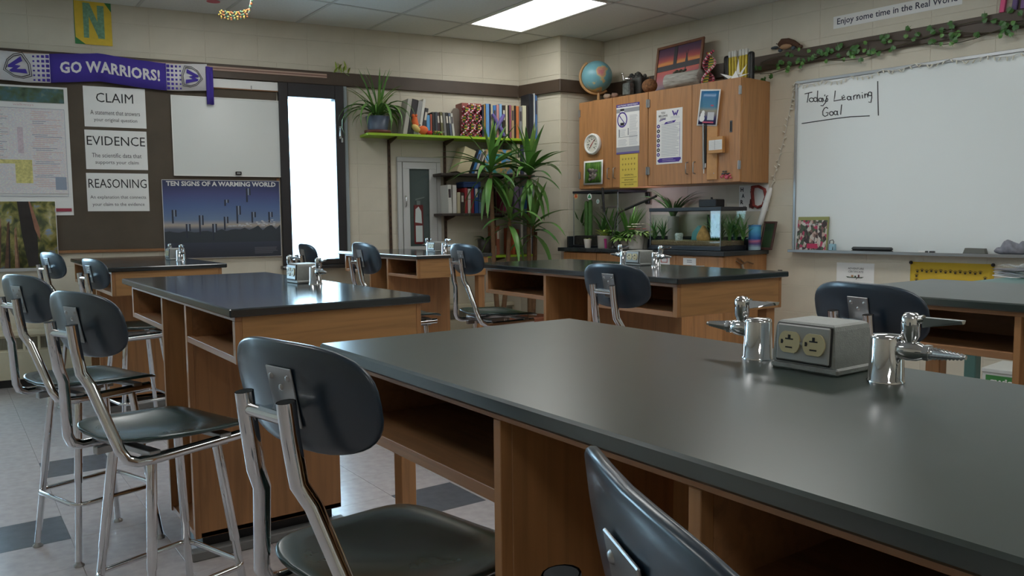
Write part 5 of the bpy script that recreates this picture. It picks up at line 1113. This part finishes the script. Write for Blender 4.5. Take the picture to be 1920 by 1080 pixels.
x, z = aq(1319, 450, .40); m = MB(); m.lathe([(.052, 0), (.058, .02), (.050, .05), (.034, .082), (.014, .115), (.0001, .12)], 14); o = m.build('fish_house', mat('coral_tan', (196, 146, 92), .8, vary=.3, vscale=40, bump=1., bscale=60), AQ, T((x, -.40, .076)))
x, z = aq(1307, 450, .33); MB().prism([(-.06, 0), (.06, 0), (.055, .07), (.01, .12), (-.05, .06)], -.02, .02).build('blue_slate', mat('slate_blue', (96, 160, 172), .6), AQ, T((x, -.31, .076)))
x, z = aq(1273, 452, .45); MB().lathe([(.03, 0), (.034, .05), (.026, .06)], 12).build('glass_pebble_cup', mat('pebble_white', (180, 184, 186), .3, vary=.4, vscale=80), AQ, T((x, -.45, .076)))
WLf = [leaf_mesh('water_leaf', .15, .03, .9, mi=1, lift=1.3), leaf_mesh('water_leaf', .19, .022, .5, mi=0, lift=1.45)]
for u, off, n in ((1336, .38, 18), (1345, .34, 18), (1352, .28, 18), (1368, .32, 18), (1378, .26, 16), (1228, .3, 8), (1243, .26, 8), (1392, .24, 10)):
    x, z = aq(u, 450, off)
    for k in range(n): link('water_leaf', WLf[k % 2], AQ, T((x+random.uniform(-.012, .012), -off+random.uniform(-.012, .012), .074+.012*(k % 5))) @ Rz(k*2.4))
a, b = aq(1318, 380, .3)[0], aq(1351, 380, .3)[0]; MB().box((a, -.36, ah+.0005), (b, -.24, PR(1335, 374, .3)[1]-WZ_), 0, .006).build('filter_box', BLACK, AQ); MB().box(((a+b)/2-.006, -.305, PR(1335, 374, .3)[1]-WZ_), ((a+b)/2+.006, -.295, PR(1335, 370, .3)[1]-WZ_)).build('filter_knob', BLACK, AQ)
m = MB(); m.tube([((a+b)/2-.03, -.30, ah-.06), ((a+b)/2-.03, -.30, .12)], .011, 8); m.tube([((a+b)/2+.02, -.30, ah-.06), ((a+b)/2+.02, -.30, .15)], .009, 8); m.build('intake_tube', BLACK, AQ)
z1 = PR(1112, 357, .45)[1]; TE, tw, th_ = tank('terrarium', 'tall glass terrarium with cactus and stickers at the left counter end', -5.372, -4.815, .06, .44, WZ_+.001, z1, .022, .02)
MB().box((.008, -.432, .021), (tw-.008, -.068, .105), 0, .004).build('substrate', mat('peat', (38, 34, 32), .9, vary=.3, vscale=60, bump=1., bscale=90), TE)
def te(u, v, off): s, z = PR(u, v, off); return s+5.372, z-WZ_
CAC = mat('cactus_green', (82, 122, 62), .6, vary=.15, vscale=20)
for u, vt, rr in ((1100, 377, .021), (1107, 374, .019)):
    x, z = te(u, vt, .30); zt_ = min(z, th_-.05); m = MB(); pr = [(rr*.9, .1), (rr, .18), (rr, zt_-.03), (rr*.7, zt_-.006), (.0001, zt_)]; m.lathe(pr, 12); o = m.build('cactus', CAC, TE, T((x, -.30, 0)))
    for v_ in o.data.vertices:
        a = math.atan2(v_.co.y, v_.co.x); v_.co.x *= 1+.10*math.cos(6*a); v_.co.y *= 1+.10*math.cos(6*a)
for u, off, n, mi in ((1088, .25, 14, 0), (1094, .2, 10, 2), (1142, .2, 14, 1), (1130, .33, 9, 0), (1150, .15, 9, 0)):
    x, z = te(u, 430, off); lm = leaf_mesh('leaf', .22, .026, .7, mi=mi, lift=1.35)
    for k in range(n): link('leaf', lm, TE, T((x, -off, .10)) @ Rz(k*2.4) @ Matrix.Scale(.8+.14*(k % 6), 4))
x, z = te(1128, 389, .3); MB().tube([(x-.10, -.2, z), (x+.10, -.2, z+.004)], .010, 8).build('perch', mat('perch_pale', (150, 140, 138), .7), TE)
for u, v, rr, c1, c2, nm in ((1080, 368, .026, (206, 176, 126), (198, 92, 62), 'round_sticker'), (1105.5, 369, .028, (226, 230, 226), (50, 130, 84), 'clover_sticker'), (1121, 378, .020, (190, 200, 198), (130, 160, 150), 'pale_sticker')):
    x, z = te(u, v, .44); m = MB(); m.lathe([(rr, 0), (rr, .001)], 18, 0, T((x, -.4405, z)) @ Rx(rad(90)))
    for k in range(3): a = rad(90+120*k); m.lathe([(rr*.36, 0), (rr*.36, .0006)], 10, 1, T((x+rr*.38*math.cos(a), -.4416, z+rr*.38*math.sin(a))) @ Rx(rad(90)))
    m.build(nm, [mat(nm+'_a', c1, .5), mat(nm+'_b', c2, .5)], TE)
# ---- potted plants on the counter
def pot_plant(name, label, u, v, off, pot, prof, leaves, soil=True, reach=.0):
    s = PR(u, v, off)[0]; r = rt_(name, label, 'plant', s, WZ_+.001, off); MB().lathe(prof, 22).build('pot', pot, r); ht = max(z for _, z in prof); rr = prof[-3][0] if len(prof) > 3 else .03
    for k, (me, n, sc, spread) in enumerate(leaves):
        for j in range(n): link('leaf', me, r, T((spread*math.cos(j*2.4+k), spread*math.sin(j*2.4+k), ht-.015)) @ Rz(aim(j*2.399+k, reach, s, off, -4.80 if off < .46 else -5.3, -3.7 if off < .1 else -4.42, .01 if off < .46 else .445) if reach else j*2.399+k) @ Ry(random.uniform(-.15, .15)) @ Matrix.Scale(sc*random.uniform(.8, 1.1), 4))
    return r, ht
def cyl(r0, r1, h): return [(r0, 0), (r1, h-.004), (r1, h), (r1-.006, h), (r0*.85, .012), (.0001, .010)]
PW = mat('white_pot', (206, 200, 192), .35); PG = mat('stone_pot', (158, 152, 144), .5)
fan = leaf_mesh('leaf', .10, .035, 1.1, mi=3, lift=1.2); grn = leaf_mesh('leaf', .10, .05, 1.3, mi=1, lift=1.1); dk_ = leaf_mesh('leaf', .12, .05, 1.2, mi=1, lift=1.0); spk = leaf_mesh('leaf', .22, .022, .4, mi=1, lift=1.3); var = leaf_mesh('leaf', .11, .045, 1.6, mi=2, lift=.9); strp = leaf_mesh('leaf', .36, .022, 1.3, mi=0, lift=1.4)
pot_plant('small_cup_plant', 'tiny leafy plant in a white tapered cup at the counter front', 1102, 458, .56, PW, cyl(.026, .036, .078), [(fan, 8, .40, .008), (grn, 6, .35, .01)])
pot_plant('bromeliad', 'yellow green bromeliad in a wide grey pot before the terrarium', 1134, 462, .53, PG, cyl(.060, .068, .11), [(fan, 9, 1.25, .012), (fan, 5, .9, .03)])
pot_plant('broadleaf_plant', 'dark green broadleaf plant behind the bromeliad and lamp stem', 1160, 458, .47, PG, cyl(.038, .044, .10), [(grn, 20, 1.35, .03), (dk_, 10, 1.3, .04)], True, .08)
r, ht = pot_plant('flowering_plant', 'variegated plant with pinkish flowers in a white round pot', 1192, 463, .52, PW, cyl(.060, .072, .125), [(var, 26, 1.1, .04), (grn, 10, .9, .05)])
PNK = mat('petal_pink', (176, 96, 96), .6); CRM = mat('petal_cream', (214, 208, 190), .6)
for k in range(16):
    m = MB(); a = k*2.4; 
    for j in range(5): m.ball((.011*math.cos(j*1.257), .011*math.sin(j*1.257), 0), .010, 6, 0, None, (1, 1, .4))
    m.build('flower', PNK if k % 3 == 0 else CRM, r, T((.025+.075*math.cos(a)*((k % 4)+1)/4, .06*math.sin(a)*((k % 4)+1)/4-.02, ht+.045+.02*(k % 3))))
pot_plant('spiky_plant', 'upright spiky green plant between the lamp bar and white pot', 1180, 445, .30, PG, cyl(.05, .06, .11), [(spk, 30, 1.3, .02)], True, .13)
pot_plant('trailing_plant', 'striped trailing plant spilling over the counter left of the white pot', 1172, 465, .565, PG, cyl(.034, .040, .075), [(var, 24, 1.3, .03), (grn, 12, 1.2, .03)])
pot_plant('yellow_leaf_plant', 'yellow leaved plant tucked against the left aquarium pane', 1207, 452, .42, PG, cyl(.030, .035, .10), [(fan, 10, 1.2, .015), (var, 8, .9, .02)], True, .09)
r, ht = pot_plant('strap_leaf_plant', 'dark strap leaved plant standing behind the aquarium under the cabinets', 1262, 440, .085, PG, [(.045, 0), (.05, .27), (.05, .275), (.044, .275), (.04, .02), (.0001, .01)], [(strp, 30, 1.02, .015)], True, .24)
q = PR(1143, 446, .55); r = rt_('magenta_marker', 'magenta plastic plant tag in front of the grey pot', 'plant tag', q[0], WZ_+.001, .60); MB().prism([(-.008, 0), (.012, 0), (.008, .085), (-.018, .085)], -.004, .004).build('tag', mat('magenta', (150, 40, 108), .5), r)
# grow lamp with two bars
LED = mat('led_strip', (236, 226, 255), .4, emit=110.)
def PRL(u, v, off): s, z = PR(u, v, off); return Vector((s, -off, z))
base_ = PRL(1150, 465, .585); r = rt_('grow_lamp', 'black gooseneck plant lamp with two thin bars over the counter plants', 'lamp', base_.x, WZ_+.001, .585); o_ = Vector((base_.x, -.585, WZ_+.001))
MB().lathe([(.026, 0), (.026, .012), (.012, .018), (.008, .03)], 18).build('lamp_base', BLACK, r)
def nk(pts): return [PRL(*p)-o_ for p in pts]
MB().tube([(0, 0, .02)]+nk([(1153, 430, .57), (1154, 412, .55), (1160, 400, .50), (1172, 393, .40)]), .006, 8).build('gooseneck', BLACK, r); MB().tube([(-.012, 0, .02)]+nk([(1149, 435, .57), (1138, 412, .53), (1133, 398, .50)]), .005, 8).build('gooseneck', BLACK, r)
pa, pb = nk([(1172, 393, .40), (1231, 367.5, .34)]); l = MB().tube([pa, pb], .011, 8).build('light_bar', BLACK, r); m = MB(); d = Vector((0, .012, .0)); m.tube([pa.lerp(pb, .1)+d, pa.lerp(pb, .92)+d], .0035, 6); m.build('led_strip', LED, l)
LED = MATS['lilac_off'] if 'lilac_off' in MATS else mat('lilac_off', (190, 186, 204), .4)
pa, pb = nk([(1133, 398, .50), (1129.5, 352, .50)]); l = MB().tube([pa, pb], .011, 8).build('light_bar', BLACK, r); m = MB(); d = Vector((0, .012, .0)); m.tube([pa.lerp(pb, .1)+d, pa.lerp(pb, .92)+d], .0035, 6); m.build('led_strip', LED, l)
# canister, leaning picture, letter sign, rolled cord
q = PR(1412, 463, .17); r = rt_('fish_food_can', 'blue printed food canister standing right of the aquarium', 'can', q[0], WZ_+.001, .15); hc = PR(1412, 422, .17)[1]-WZ_
m = MB(); m.lathe([(.048, .0), (.048, hc-.012)], 24); m.build('can_body', ramp_mat('can_print', [(.15, (150, 176, 190)), (.3, (70, 60, 120)), (.42, (190, 110, 140)), (.5, (40, 92, 160)), (.9, (86, 168, 206))], 'Z', 14, .4, (1, 1, 1/hc), distort=.12), r); MB().lathe([(.050, hc-.012), (.050, hc), (.0001, hc+.001)], 24).build('can_lid', mat('can_lid', (60, 120, 170), .4), r)
r = rt_('leaning_picture', 'dark framed green picture leaning against the wall at the counter end', 'picture', PR(1437, 440, .10)[0], WZ_+.001, .11); hp = PR(1440, 414, .06)[1]-WZ_; w = .13; fw = .018; Lq = Rz(rad(-12)) @ Rx(rad(-14))
m = MB(); m.box((-w/2, -.008, 0), (w/2, .006, fw), 0, .002); m.box((-w/2, -.008, hp-fw), (w/2, .006, hp), 0, .002); m.box((-w/2, -.008, fw), (-w/2+fw, .006, hp-fw), 0, .002); m.box((w/2-fw, -.008, fw), (w/2, .006, hp-fw), 0, .002); m.build('frame', mat('mahogany', (74, 46, 40), .4), r, Lq); MB().box((-w/2+fw, -.003, fw), (w/2-fw, .003, hp-fw)).build('picture_print', ramp_mat('green_print', [(.3, (30, 44, 32)), (.55, (52, 76, 46)), (.75, (104, 120, 76))], 'NOISE', 8, .4), r, Lq)
r, w, h = paper(FR, PR, 'letter_sign', 'white paper sign with big red letter D and small black letters', 'sign', (1386, 347, 1441, 396), .0018)
m = MB(); RL = mat('red_letter', (136, 52, 48), .7, vary=.3, vscale=50)
pts = [(-.16, .05+.36), (.02, .42), (.22, .30), (.28, .02), (.18, -.30), (-.0, -.38), (-.14, -.30), (-.17, -.05), (-.19, .2), (-.16, .41)]
m.tube([((x+.16)*w, -.008, (z+.02)*h) for x, z in pts], .020, 10, 0, None, True, .55); 
for k in range(16): m.ball(((.0+.03*math.sin(k*3.))*w-.01, -.010, (.42-.09*k/2)*h if k < 6 else (.1-.03*k)*h), .013, 6, 1, None, (1, .5, 1))
m.build('red_letter', [RL, mat('red_letter_dark', (96, 40, 40), .7)], r, kind='stuff'); m = MB()
for ch, x, z in (('H', -.40, .34), ('A', -.36, .10), ('R', -.40, -.14), ('K', -.30, -.38), ("'", -.14, -.30)): m = MB(); add_text(m, ch, x*w, z*h, -.002, .10*w if ch != "'" else .03*w, .17*h, 0, 1, None, .04); m.build('letter', INK, r)
a, b = PR(1446, 352, .03), PR(1423, 424, .05); r = rt_('rolled_cord', 'white bundled tube of string lights hanging beside the red letter sign', 'cord', a[0], a[1], .035)
MB().tube([(0, 0, 0), ((b[0]-a[0])*.15, -.004, (b[1]-a[1])*.15), ((b[0]-a[0])*.9, -.01, (b[1]-a[1])*.9), (b[0]-a[0], -.01, b[1]-a[1])], [.012, .022, .024, .014], 10).build('bundle', WHITE, r); m = MB(); c_ = Vector(((b[0]-a[0])*.35, -.006, (b[1]-a[1])*.35)); m.tube([c_+Vector((0, 0, .006)), c_-Vector((0, 0, .006))], .026, 12); m.build('tie', WPL, r)
# ---- whiteboard
W0, W1 = PR(1491, 300)[0], -.55; B0, B1 = PR(1700, 474, .02)[1], PR(1700, 122, .02)[1]
r = rt_('whiteboard', 'big wall whiteboard with aluminium frame and handwritten learning goal', 'whiteboard', 0, 0)
MB().box((W0, -.010, B0), (W1, -.001, B1), 0).build('panel', mat('marker_board', (232, 238, 238), .16, spec=.5), r)
for nm, lo, hi in (('top_frame', (W0, -.022, B1-.022), (W1, -.0105, B1)), ('side_frame', (W0, -.022, B0), (W0+.02, -.0105, B1-.022)), ('side_frame', (W1-.02, -.022, B0), (W1, -.0105, B1-.022))): MB().box(lo, hi, 0, .002).build(nm, ALU, r)
m = MB(); m.box((W0, -.085, B0-.014), (W1, -.0105, B0), 0, .002); m.box((W0, -.09, B0-.014), (W1, -.085, B0+.008), 0, .002); m.build('marker_tray', ALU, r)
STK = [[(392, 634), (442, 622)], [(418, 629), (414, 660), (408, 692)], 'o437,674,15,13', 'o464,672,12,14', [(479, 612), (477, 650), (480, 690)], 'o497,674,11,12', [(509, 660), (508, 676), (513, 690)], [(514, 662), (519, 682), (531, 682), (541, 656)], [(541, 656), (532, 692), (514, 714), (500, 712)], [(529, 638), (525, 650)], [(549, 646), (537, 650), (538, 661), (548, 669), (544, 684), (530, 688)],
 [(598, 612), (594, 650), (589, 682), (640, 672)], [(642, 666), (662, 655), (654, 642), (643, 652), (646, 674), (668, 670)], 'o690,662,12,12', [(704, 650), (703, 665), (708, 676)], [(722, 645), (722, 674)], [(722, 655), (729, 644), (738, 641)], [(744, 640), (744, 668)], [(744, 652), (756, 638), (762, 644), (764, 666)], [(780, 640), (782, 664)], [(779, 624), (780, 628)], [(796, 632), (798, 662)], [(797, 646), (808, 632), (815, 636), (818, 657)], 'o832,634,12,13', [(843, 622), (844, 660), (838, 692), (824, 688)],
 [(548, 732), (538, 724), (524, 730), (513, 752), (514, 776), (528, 786), (546, 778), (550, 760), (536, 760)], 'o572,766,13,13', 'o600,762,11,13', [(613, 748), (612, 766), (617, 778)], [(641, 706), (637, 745), (634, 774)], [(372, 834), (450, 822), (600, 800), (700, 788), (830, 782)], [(884, 548), (886, 660), (889, 780)]]
m = MB()
for st in STK:
    if isinstance(st, str): cx, cy, rx, ry = map(float, st[1:].split(',')); st = [(cx+rx*math.cos(a*.524-1), cy+ry*math.sin(a*.524-1)) for a in range(13)]
    pts = []
    for x, y in st: s, z = PR(1400+x/3.6, y/3.6, .0115); pts.append((s, -.0108, z))
    m.tube(pts, .0036, 6, 0, None, True)
m.build('handwriting', mat('marker_ink', (44, 46, 52), .5), r)
TZ = B0+.001
def tray(name, label, cat, u, v, off=.048): s = PR(u, v, off)[0]; return rt_(name, label, cat, s, TZ, off)
s0_, s1_ = PR(1496, 440, .03)[0], PR(1553, 440, .03)[0]; w = s1_-s0_; h = PR(1525, 407, .03)[1]-B0
r = rt_('class_photo_book', 'square photo book of a crowd with green top strip on the tray', 'book', (s0_+s1_)/2, TZ, .042); MB().box((-w/2, -.012, 0), (w/2, 0, h), 0, .001).build('cover', mat('cover_olive', (148, 152, 92), .5), r, Rx(rad(-6)) @ T((0, .0, .001)))
m = MB(); m.box((-w*.5, -.0128, .002), (w*.47, -.0122, h*.90)); m.build('photo', ramp_mat('crowd_print', [(.0, (60, 44, 44)), (.25, (120, 90, 80)), (.4, (190, 160, 146)), (.55, (70, 84, 60)), (.7, (176, 60, 90)), (.85, (200, 190, 180))], 'VORONOI', 60, .4, (1, 1, .6)), r, Rx(rad(-6)) @ T((0, 0, .001)))
m = MB(); m.rect(-w*.15, .015, w*.2, h*.2, -.0136); m.build('banner_print', mat('banner_rose', (190, 50, 90), .6), r, Rx(rad(-6)) @ T((0, 0, .001))); m = MB(); add_text(m, 'Outdoor Club', -.02*w, h*.78, -.0136, .62*w, .07*h); m.build('title', WHITE, r, Rx(rad(-6)) @ T((0, 0, .001)))
r = tray('tape_dispenser', 'pale blue bottle with dark hook beside the photo book on the tray', 'bottle', 1561, 455); MB().box((-.026, -.014, 0), (.026, .014, .055), 0, .006).build('bottle_body', mat('pale_blue', (150, 190, 206), .35), r); MB().tube([(-.02, -.006, .05), (-.018, -.006, .078), (.006, -.006, .084), (.012, -.006, .070), (.008, -.015, .01)], .003, 6).build('hook', BLACK, r)
r = tray('long_eraser', 'long dark grey felt eraser on the whiteboard tray', 'eraser', 1635, 462); L = PR(1673, 462, .05)[0]-PR(1598, 462, .05)[0]; MB().box((-L/2, -.022, .010), (L/2, .022, .036), 0, .010).build('grip', mat('eraser_grey', (60, 64, 66), .6), r); MB().box((-L/2+.003, -.020, 0), (L/2-.003, .020, .010)).build('felt', BLACK, r)
for k, (u, lb) in enumerate(((1731, 'white marker with black cap lying on the tray, left of two'), (1748, 'short dark marker lying on the tray, right of two'))):
    r = tray('dry_marker', lb, 'marker', u, 466); Lk = .062 if k == 0 else .034; MB().tube([(-Lk/2, 0, .0085), (Lk/2*.5, 0, .0085)], .008, 10).build('barrel', WHITE if k == 0 else BLACK, r); MB().tube([(Lk/2*.5, 0, .0085), (Lk/2, 0, .0085)], .0086, 10).build('cap', BLACK, r)
r = tray('block_eraser', 'short grey block eraser near the right end of the visible tray', 'eraser', 1829, 463); L = PR(1850, 463, .05)[0]-PR(1808, 463, .05)[0]; m = MB(); m.prism([(-L/2, .008), (L/2, .008), (L/2-.008, .040), (-L/2+.012, .042)], -.024, .024); m.build('grip', mat('block_grey', (110, 112, 106), .6), r); MB().box((-L/2, -.024, 0), (L/2, .024, .008)).build('felt', mat('felt_dark', (60, 60, 58), .9), r)
r = tray('cleaning_cloth', 'crumpled grey cleaning cloth at the tray end by the frame edge', 'cloth', 1898, 458, .046); m = MB(); m.ball((0, 0, .045), .05, 40, 0, None, (2.1, .80, .95)); o = m.build('cloth', mat('cloth_grey', (132, 134, 144), .9, vary=.2, vscale=30), r)
for v_ in o.data.vertices:
    x, y, z = v_.co; k = 1+.18*math.sin(x*62+z*40)+.10*math.sin(x*120-y*80+z*75); v_.co = (x*(1+.06*math.sin(z*80)), y*k*.9, max(0.001, z*k*(1-.35*abs(x)/.1 if x < 0 else 1-.15*x/.1)))
# strings of tiny lights
SLT = mat('string_white', (206, 206, 200), .5); BULB = mat('bulb_clear', (222, 220, 206), .25)
r = rt_('string_light', 'string of small unlit white lights draped along the whiteboard top and side', 'string light', 0, 0); pts = []
for k in range(60):
    t = k/59; s = W0+(W1-.6-W0)*t; pts.append((s, -.028, B1-.012-.022*abs(math.sin(t*31))-.012*math.sin(t*11)))
MB().tube(pts, .0028, 5).build('wire', SLT, r); side = []
for u, v in ((1491, 155), (1486, 175), (1478, 215), (1469, 260), (1459, 300), (1451, 330), (1445, 352)): s, z = PR(u, v, .02); side.append((s, -.012, z))
MB().tube(side, .0028, 5).build('wire', SLT, r); bm = MB().lathe([(.004, 0), (.0055, -.012), (.004, -.024), (.0001, -.028)], 8).mesh('bulb', BULB)
for k in range(0, 60): link('bulb', bm, r, T(pts[k]) @ Ry(random.uniform(-.9, .9)))
for k in range(24): t = k/24*(len(side)-1); i = int(t); p = Vector(side[i]).lerp(Vector(side[min(i+1, len(side)-1)]), t-i); link('bulb', bm, r, T(p+Vector((0, -.004, 0))) @ Ry(random.uniform(-2.5, 2.5)))
# quote strip above the trim, ivy, plush, folders
zq = 2.646; sa = PR(1564, 43)[0]; se = PR(1744, 10)[0]; full = (se-PR(1567, 45)[0])/.805
r = rt_('quote_strip', 'long white strip reading Enjoy some time in the Real World above the ivy', 'sign', sa+(full+.05)/2, zq, .001); w = full+.06; MB().sheet(w, .088, .0012, None, 0, 2, 2, -w/2, -.044).build('sheet', WHITE, r); m = MB(); add_text(m, 'Enjoy some time in the Real World', 0, -.002, -.0022, full, .058, 0, 1, None, .012); m.build('lettering', mat('navy_ink', (44, 50, 74), .6), r)
r = rt_('ivy_garland', 'ivy garland with green leaves trailing along the brown trim', 'ivy', 0, 0); VINE = mat('vine_stem', (70, 66, 48), .8)
def iv(L):
    m = MB(); p = [(0, 0), (.30, .34), (.62, .28), (.60, .04), (1., 0), (.60, -.04), (.62, -.28), (.30, -.34)]; vs = [(x*L, y*L, -.12*L*abs(y)*2) for x, y in p]; m.add(vs, [(0, 1, 2, 3), (0, 3, 4), (0, 4, 5), (0, 5, 6, 7)], 0, False); return m
ivm = [iv(L).mesh('leaf', LEAFM[mi]) for L, mi in ((.062, 0), (.054, 0), (.046, 1), (.056, 0))]; IS0, IS1 = -3.66, -1.30
for j in range(3):
    pts = [(IS0+(IS1-IS0)*k/24, -.045-.012*math.sin(k*1.7+j), 2.44-.035*j+.025*math.sin(k*.9+j*2)) for k in range(25)]; MB().tube(pts, .003, 5).build('vine', VINE, r)
for k in range(135):
    t = random.random(); s = IS0+(IS1-IS0)*t
    if random.random() < .45: s = IS0+(IS1-IS0)*(round(t*7)/7)+random.uniform(-.13, .13)
    z = random.choice((2.455, 2.42, 2.39, 2.375, 2.36))+random.uniform(-.03, .035)
    if s < -3.5: z -= random.uniform(0, .12)
    s = max(-3.70, s); link('leaf', ivm[k % 4], r, T((s, -.05-random.uniform(0, .03), z)) @ Matrix.Rotation(random.uniform(-math.pi, math.pi), 4, 'Y') @ Rx(rad(90)+random.uniform(-.6, .6)))
q = PR(1478, 88, .02); r = rt_('plush_platypus', 'brown plush platypus lying on the trim ledge over the ivy', 'toy', q[0], 2.4955, .026); FUR = mat('fur_brown', (84, 58, 44), .95, bump=.5, bscale=150)
m = MB(); m.tube([(-.075, 0, .055), (-.045, 0, .075), (.0, 0, .070), (.05, 0, .052), (.095, 0, .028)], [.020, .030, .030, .024, .014], 12); m.build('body', FUR, r); m = MB(); m.ball((-.115, 0, .045), .022, 10, 0, None, (1.5, .8, .5)); m.build('bill', mat('bill_grey', (74, 84, 92), .7), r); m = MB(); m.ball((-.01, -.012, .036), .030, 10, 0, None, (1.8, .7, .7)); m.build('belly', mat('belly_tan', (170, 136, 104), .95), r); m = MB(); m.ball((.10, 0, .018), .022, 8, 0, None, (1.3, .8, .7)); m.build('tail', FUR, r)
for x in (-.06, .05): m = MB(); m.ball((x, -.008, .016), .016, 8, 0, None, (1.2, 1, .95)); m.build('foot', MATS['bill_grey'], r)
m = MB(); m.ball((-.085, -.020, .068), .005, 6); m.build('eye', BLACK, r)
for k, (u0, u1, c, lb) in enumerate(((1874, 1884, (196, 70, 116), 'pink thin folder standing on the trim ledge at upper right'), (1897, 1907, (84, 64, 112), 'dusky purple folder right of the pink one on the trim ledge'), (1913, 1926, (104, 72, 122), 'violet folder cut by the picture edge on the trim ledge'))):
    a, b = PR(u0, 15, .02)[0], PR(u1, 15, .02)[0]; r = rt_('ledge_folder', lb, 'folder', (a+b)/2, 2.4955, .018); w = b-a; m = MB(); m.box((-w/2, -.012, 0), (w/2, .012, .24), 0, .002); m.build('cover', mat('folder_%d' % k, c, .5), r, Ry(rad(6))); MB().box((-w/2+.004, -.0135, .002), (w/2-.004, -.0122, .236)).build('spine_strip', mat('folder_strip_%d' % k, tuple(min(255, x*1.15) for x in c), .5), r, Ry(rad(6)))
# certificate and yellow banner below the board
r, w, h = paper(FR, PR, 'certificate', 'white certificate with a small canoe drawing below the whiteboard', 'sign', (1568.5, 493, 1639, 546), .002)
m = MB(); add_text(m, 'ADVENTURE', .02*w, .30*h, -.0022, .42*w, .07*h, 0); add_text(m, 'CERTIFICATE', .02*w, .19*h, -.0022, .40*w, .07*h, 0)
m.prism([(-.24*w, .02*h), (-.20*w, -.03*h), (.18*w, -.03*h), (.24*w, .02*h), (.12*w, .0), (-.12*w, .0)], -.0026, -.002, 1); m.box((-.10*w, -.003, .0), (-.04*w, -.0022, .07*h), 2); m.box((.08*w, -.003, .0), (.12*w, -.0022, .09*h), 3); m.box((-.01*w, -.003, .0), (.03*w, -.0022, .05*h), 1); m.prism([(.02*w, -.08*h), (.04*w, -.08*h), (.12*w, .05*h), (.11*w, .05*h)], -.0026, -.002, 0); m.build('print', [INK, mat('canoe_green', (52, 72, 52), .6), mat('figure_tan', (180, 140, 104), .6), mat('figure_maroon', (96, 52, 54), .6)], r, kind='stuff')
cvb = lambda u, v: .012*math.sin(math.pi*u)*(1-v)+.008*math.sin(u*16)*(1-v)
r, w, h = paper(FR, PR, 'paw_banner', 'yellow cloth banner with a line of black paw prints pinned below the whiteboard', 'banner', (1706, 493, 1863, 580), .003, None, mat('banner_yellow', (206, 172, 50), .8, vary=.06, vscale=8), cvb, .002, 14, 5)
m = MB()
for k in range(14): paw(m, w*(-.40+.058*k), h*.30+.006*(k % 2), .016, 0, -.013)
for j in range(4): paw(m, -.41*w, h*(.20-.10*j), .016, 0, -.013); paw(m, .41*w, h*(.20-.10*j), .016, 0, -.013)
m.build('paw_print', mat('paw_black', (60, 52, 30), .7), r, kind='stuff'); pn = MB().lathe([(.012, 0), (.012, .008), (.007, .012)], 10, 0, Rx(rad(90))).mesh('pin', BLACK)
for x in (-.49, .49): link('pin', pn, r, T((x*w, -.004, .485*h)))
# ---- things beside and on the right table
TEAL = mat('teal_laminate', (84, 122, 118), .35); a = Vector((3.62, 1.75, 0)); r = thing('side_table', 'teal topped side table behind the right lab table', 'table', T(a))
MB().box((0, -1.25, .895), (1.15, 0, .92), 0, .004).build('tabletop', TEAL, r); MB().box((.03, -1.22, .83), (1.12, -.03, .8945)).build('apron', mat('teal_apron', (70, 100, 100), .5), r)
for x in (.03, 1.07):
    for y in (-.09, -1.21): l = MB().box((x, y, .01), (x+.05, y+.05, .83), 0, .004).build('leg', TEAL, r); MB().lathe([(.02, 0), (.02, .01)], 10).build('leg_glide', BLACK, l, T((x+.025, y+.025, 0)))
q = PZ(1897, 512, .93); r = thing('paper_pile', 'untidy pile of white papers under a clear sleeve on the teal table', 'papers', T(PZ(1930, 519, .9205)) @ Rz(rad(-35)))
for k in range(7): MB().box((-.11, -.09, .0045*k), (.11, .09, .0045*k+.0035), 0, .001).build('sheet', (WHITE, LIGHTGREY, WHITE)[k % 3], r, T((random.uniform(-.02, .02), random.uniform(-.02, .02), 0)) @ Rz(random.uniform(-.15, .15)))
MB().box((-.125, -.09, .032), (.11, .09, .036), 0, .001).build('dark_folder', mat('folder_grey', (96, 96, 104), .4), r)
r = thing('clear_sleeve', 'clear crinkled plastic sleeve lying on top of the paper pile', 'plastic sleeve', T(PZ(1930, 519, .9205)+Vector((.0, 0, .0375))) @ Rz(rad(-10))); MB().sheet(.22, .15, .001, lambda u, v: .012+.010*math.sin(u*9)*math.cos(v*7), 0, 10, 8, -.12, -.08).build('sleeve', glass('sleeve_plastic', (.86, .88, .90)), r, T((0, 0, .002)) @ Rx(rad(-90)))
r = thing('orange_gourd', 'orange and green gourd at the right picture edge on the teal table', 'gourd', T(PZ(1921, 523, .9205)+Vector((-.03, -.06, 0)))); m = MB(); m.ball((0, 0, .042), .044, 14, 1); m.build('lower_half', [OR_, mat('gourd_green', (58, 84, 48), .6)], r); m = MB(); m.ball((0, 0, .066), .036, 12); m.build('upper_half', mat('gourd_orange', (226, 120, 50), .6), r); MB().tube([(0, 0, .10), (.006, 0, .118)], .005, 6).build('stalk', BARK, r)
r = rt_('supply_box', 'white and green cardboard box on the floor seen under the right table', 'box', -1.69, .0005, .30); m = MB(); m.box((-.13, -.18, 0), (.30, .16, .265), 0, .003); m.build('carton', mat('carton_white', (206, 208, 204), .6), r); MB().box((-.135, -.185, .2655), (.305, .165, .29), 0, .003).build('lid', MATS['carton_white'], r)
m = MB(); m.rect(-.11, .06, .28, .25, -.182, 0, None, .0015); add_text(m, 'swiss', -.01, .215, -.184, .15, .038, 1, 1, None, .03); m.lathe([(.03, 0), (.03, .001)], 14, 1, T((.19, -.184, .07)) @ Rx(rad(90))); m.build('label', [mat('box_green', (62, 130, 66), .6), WHITE], r)
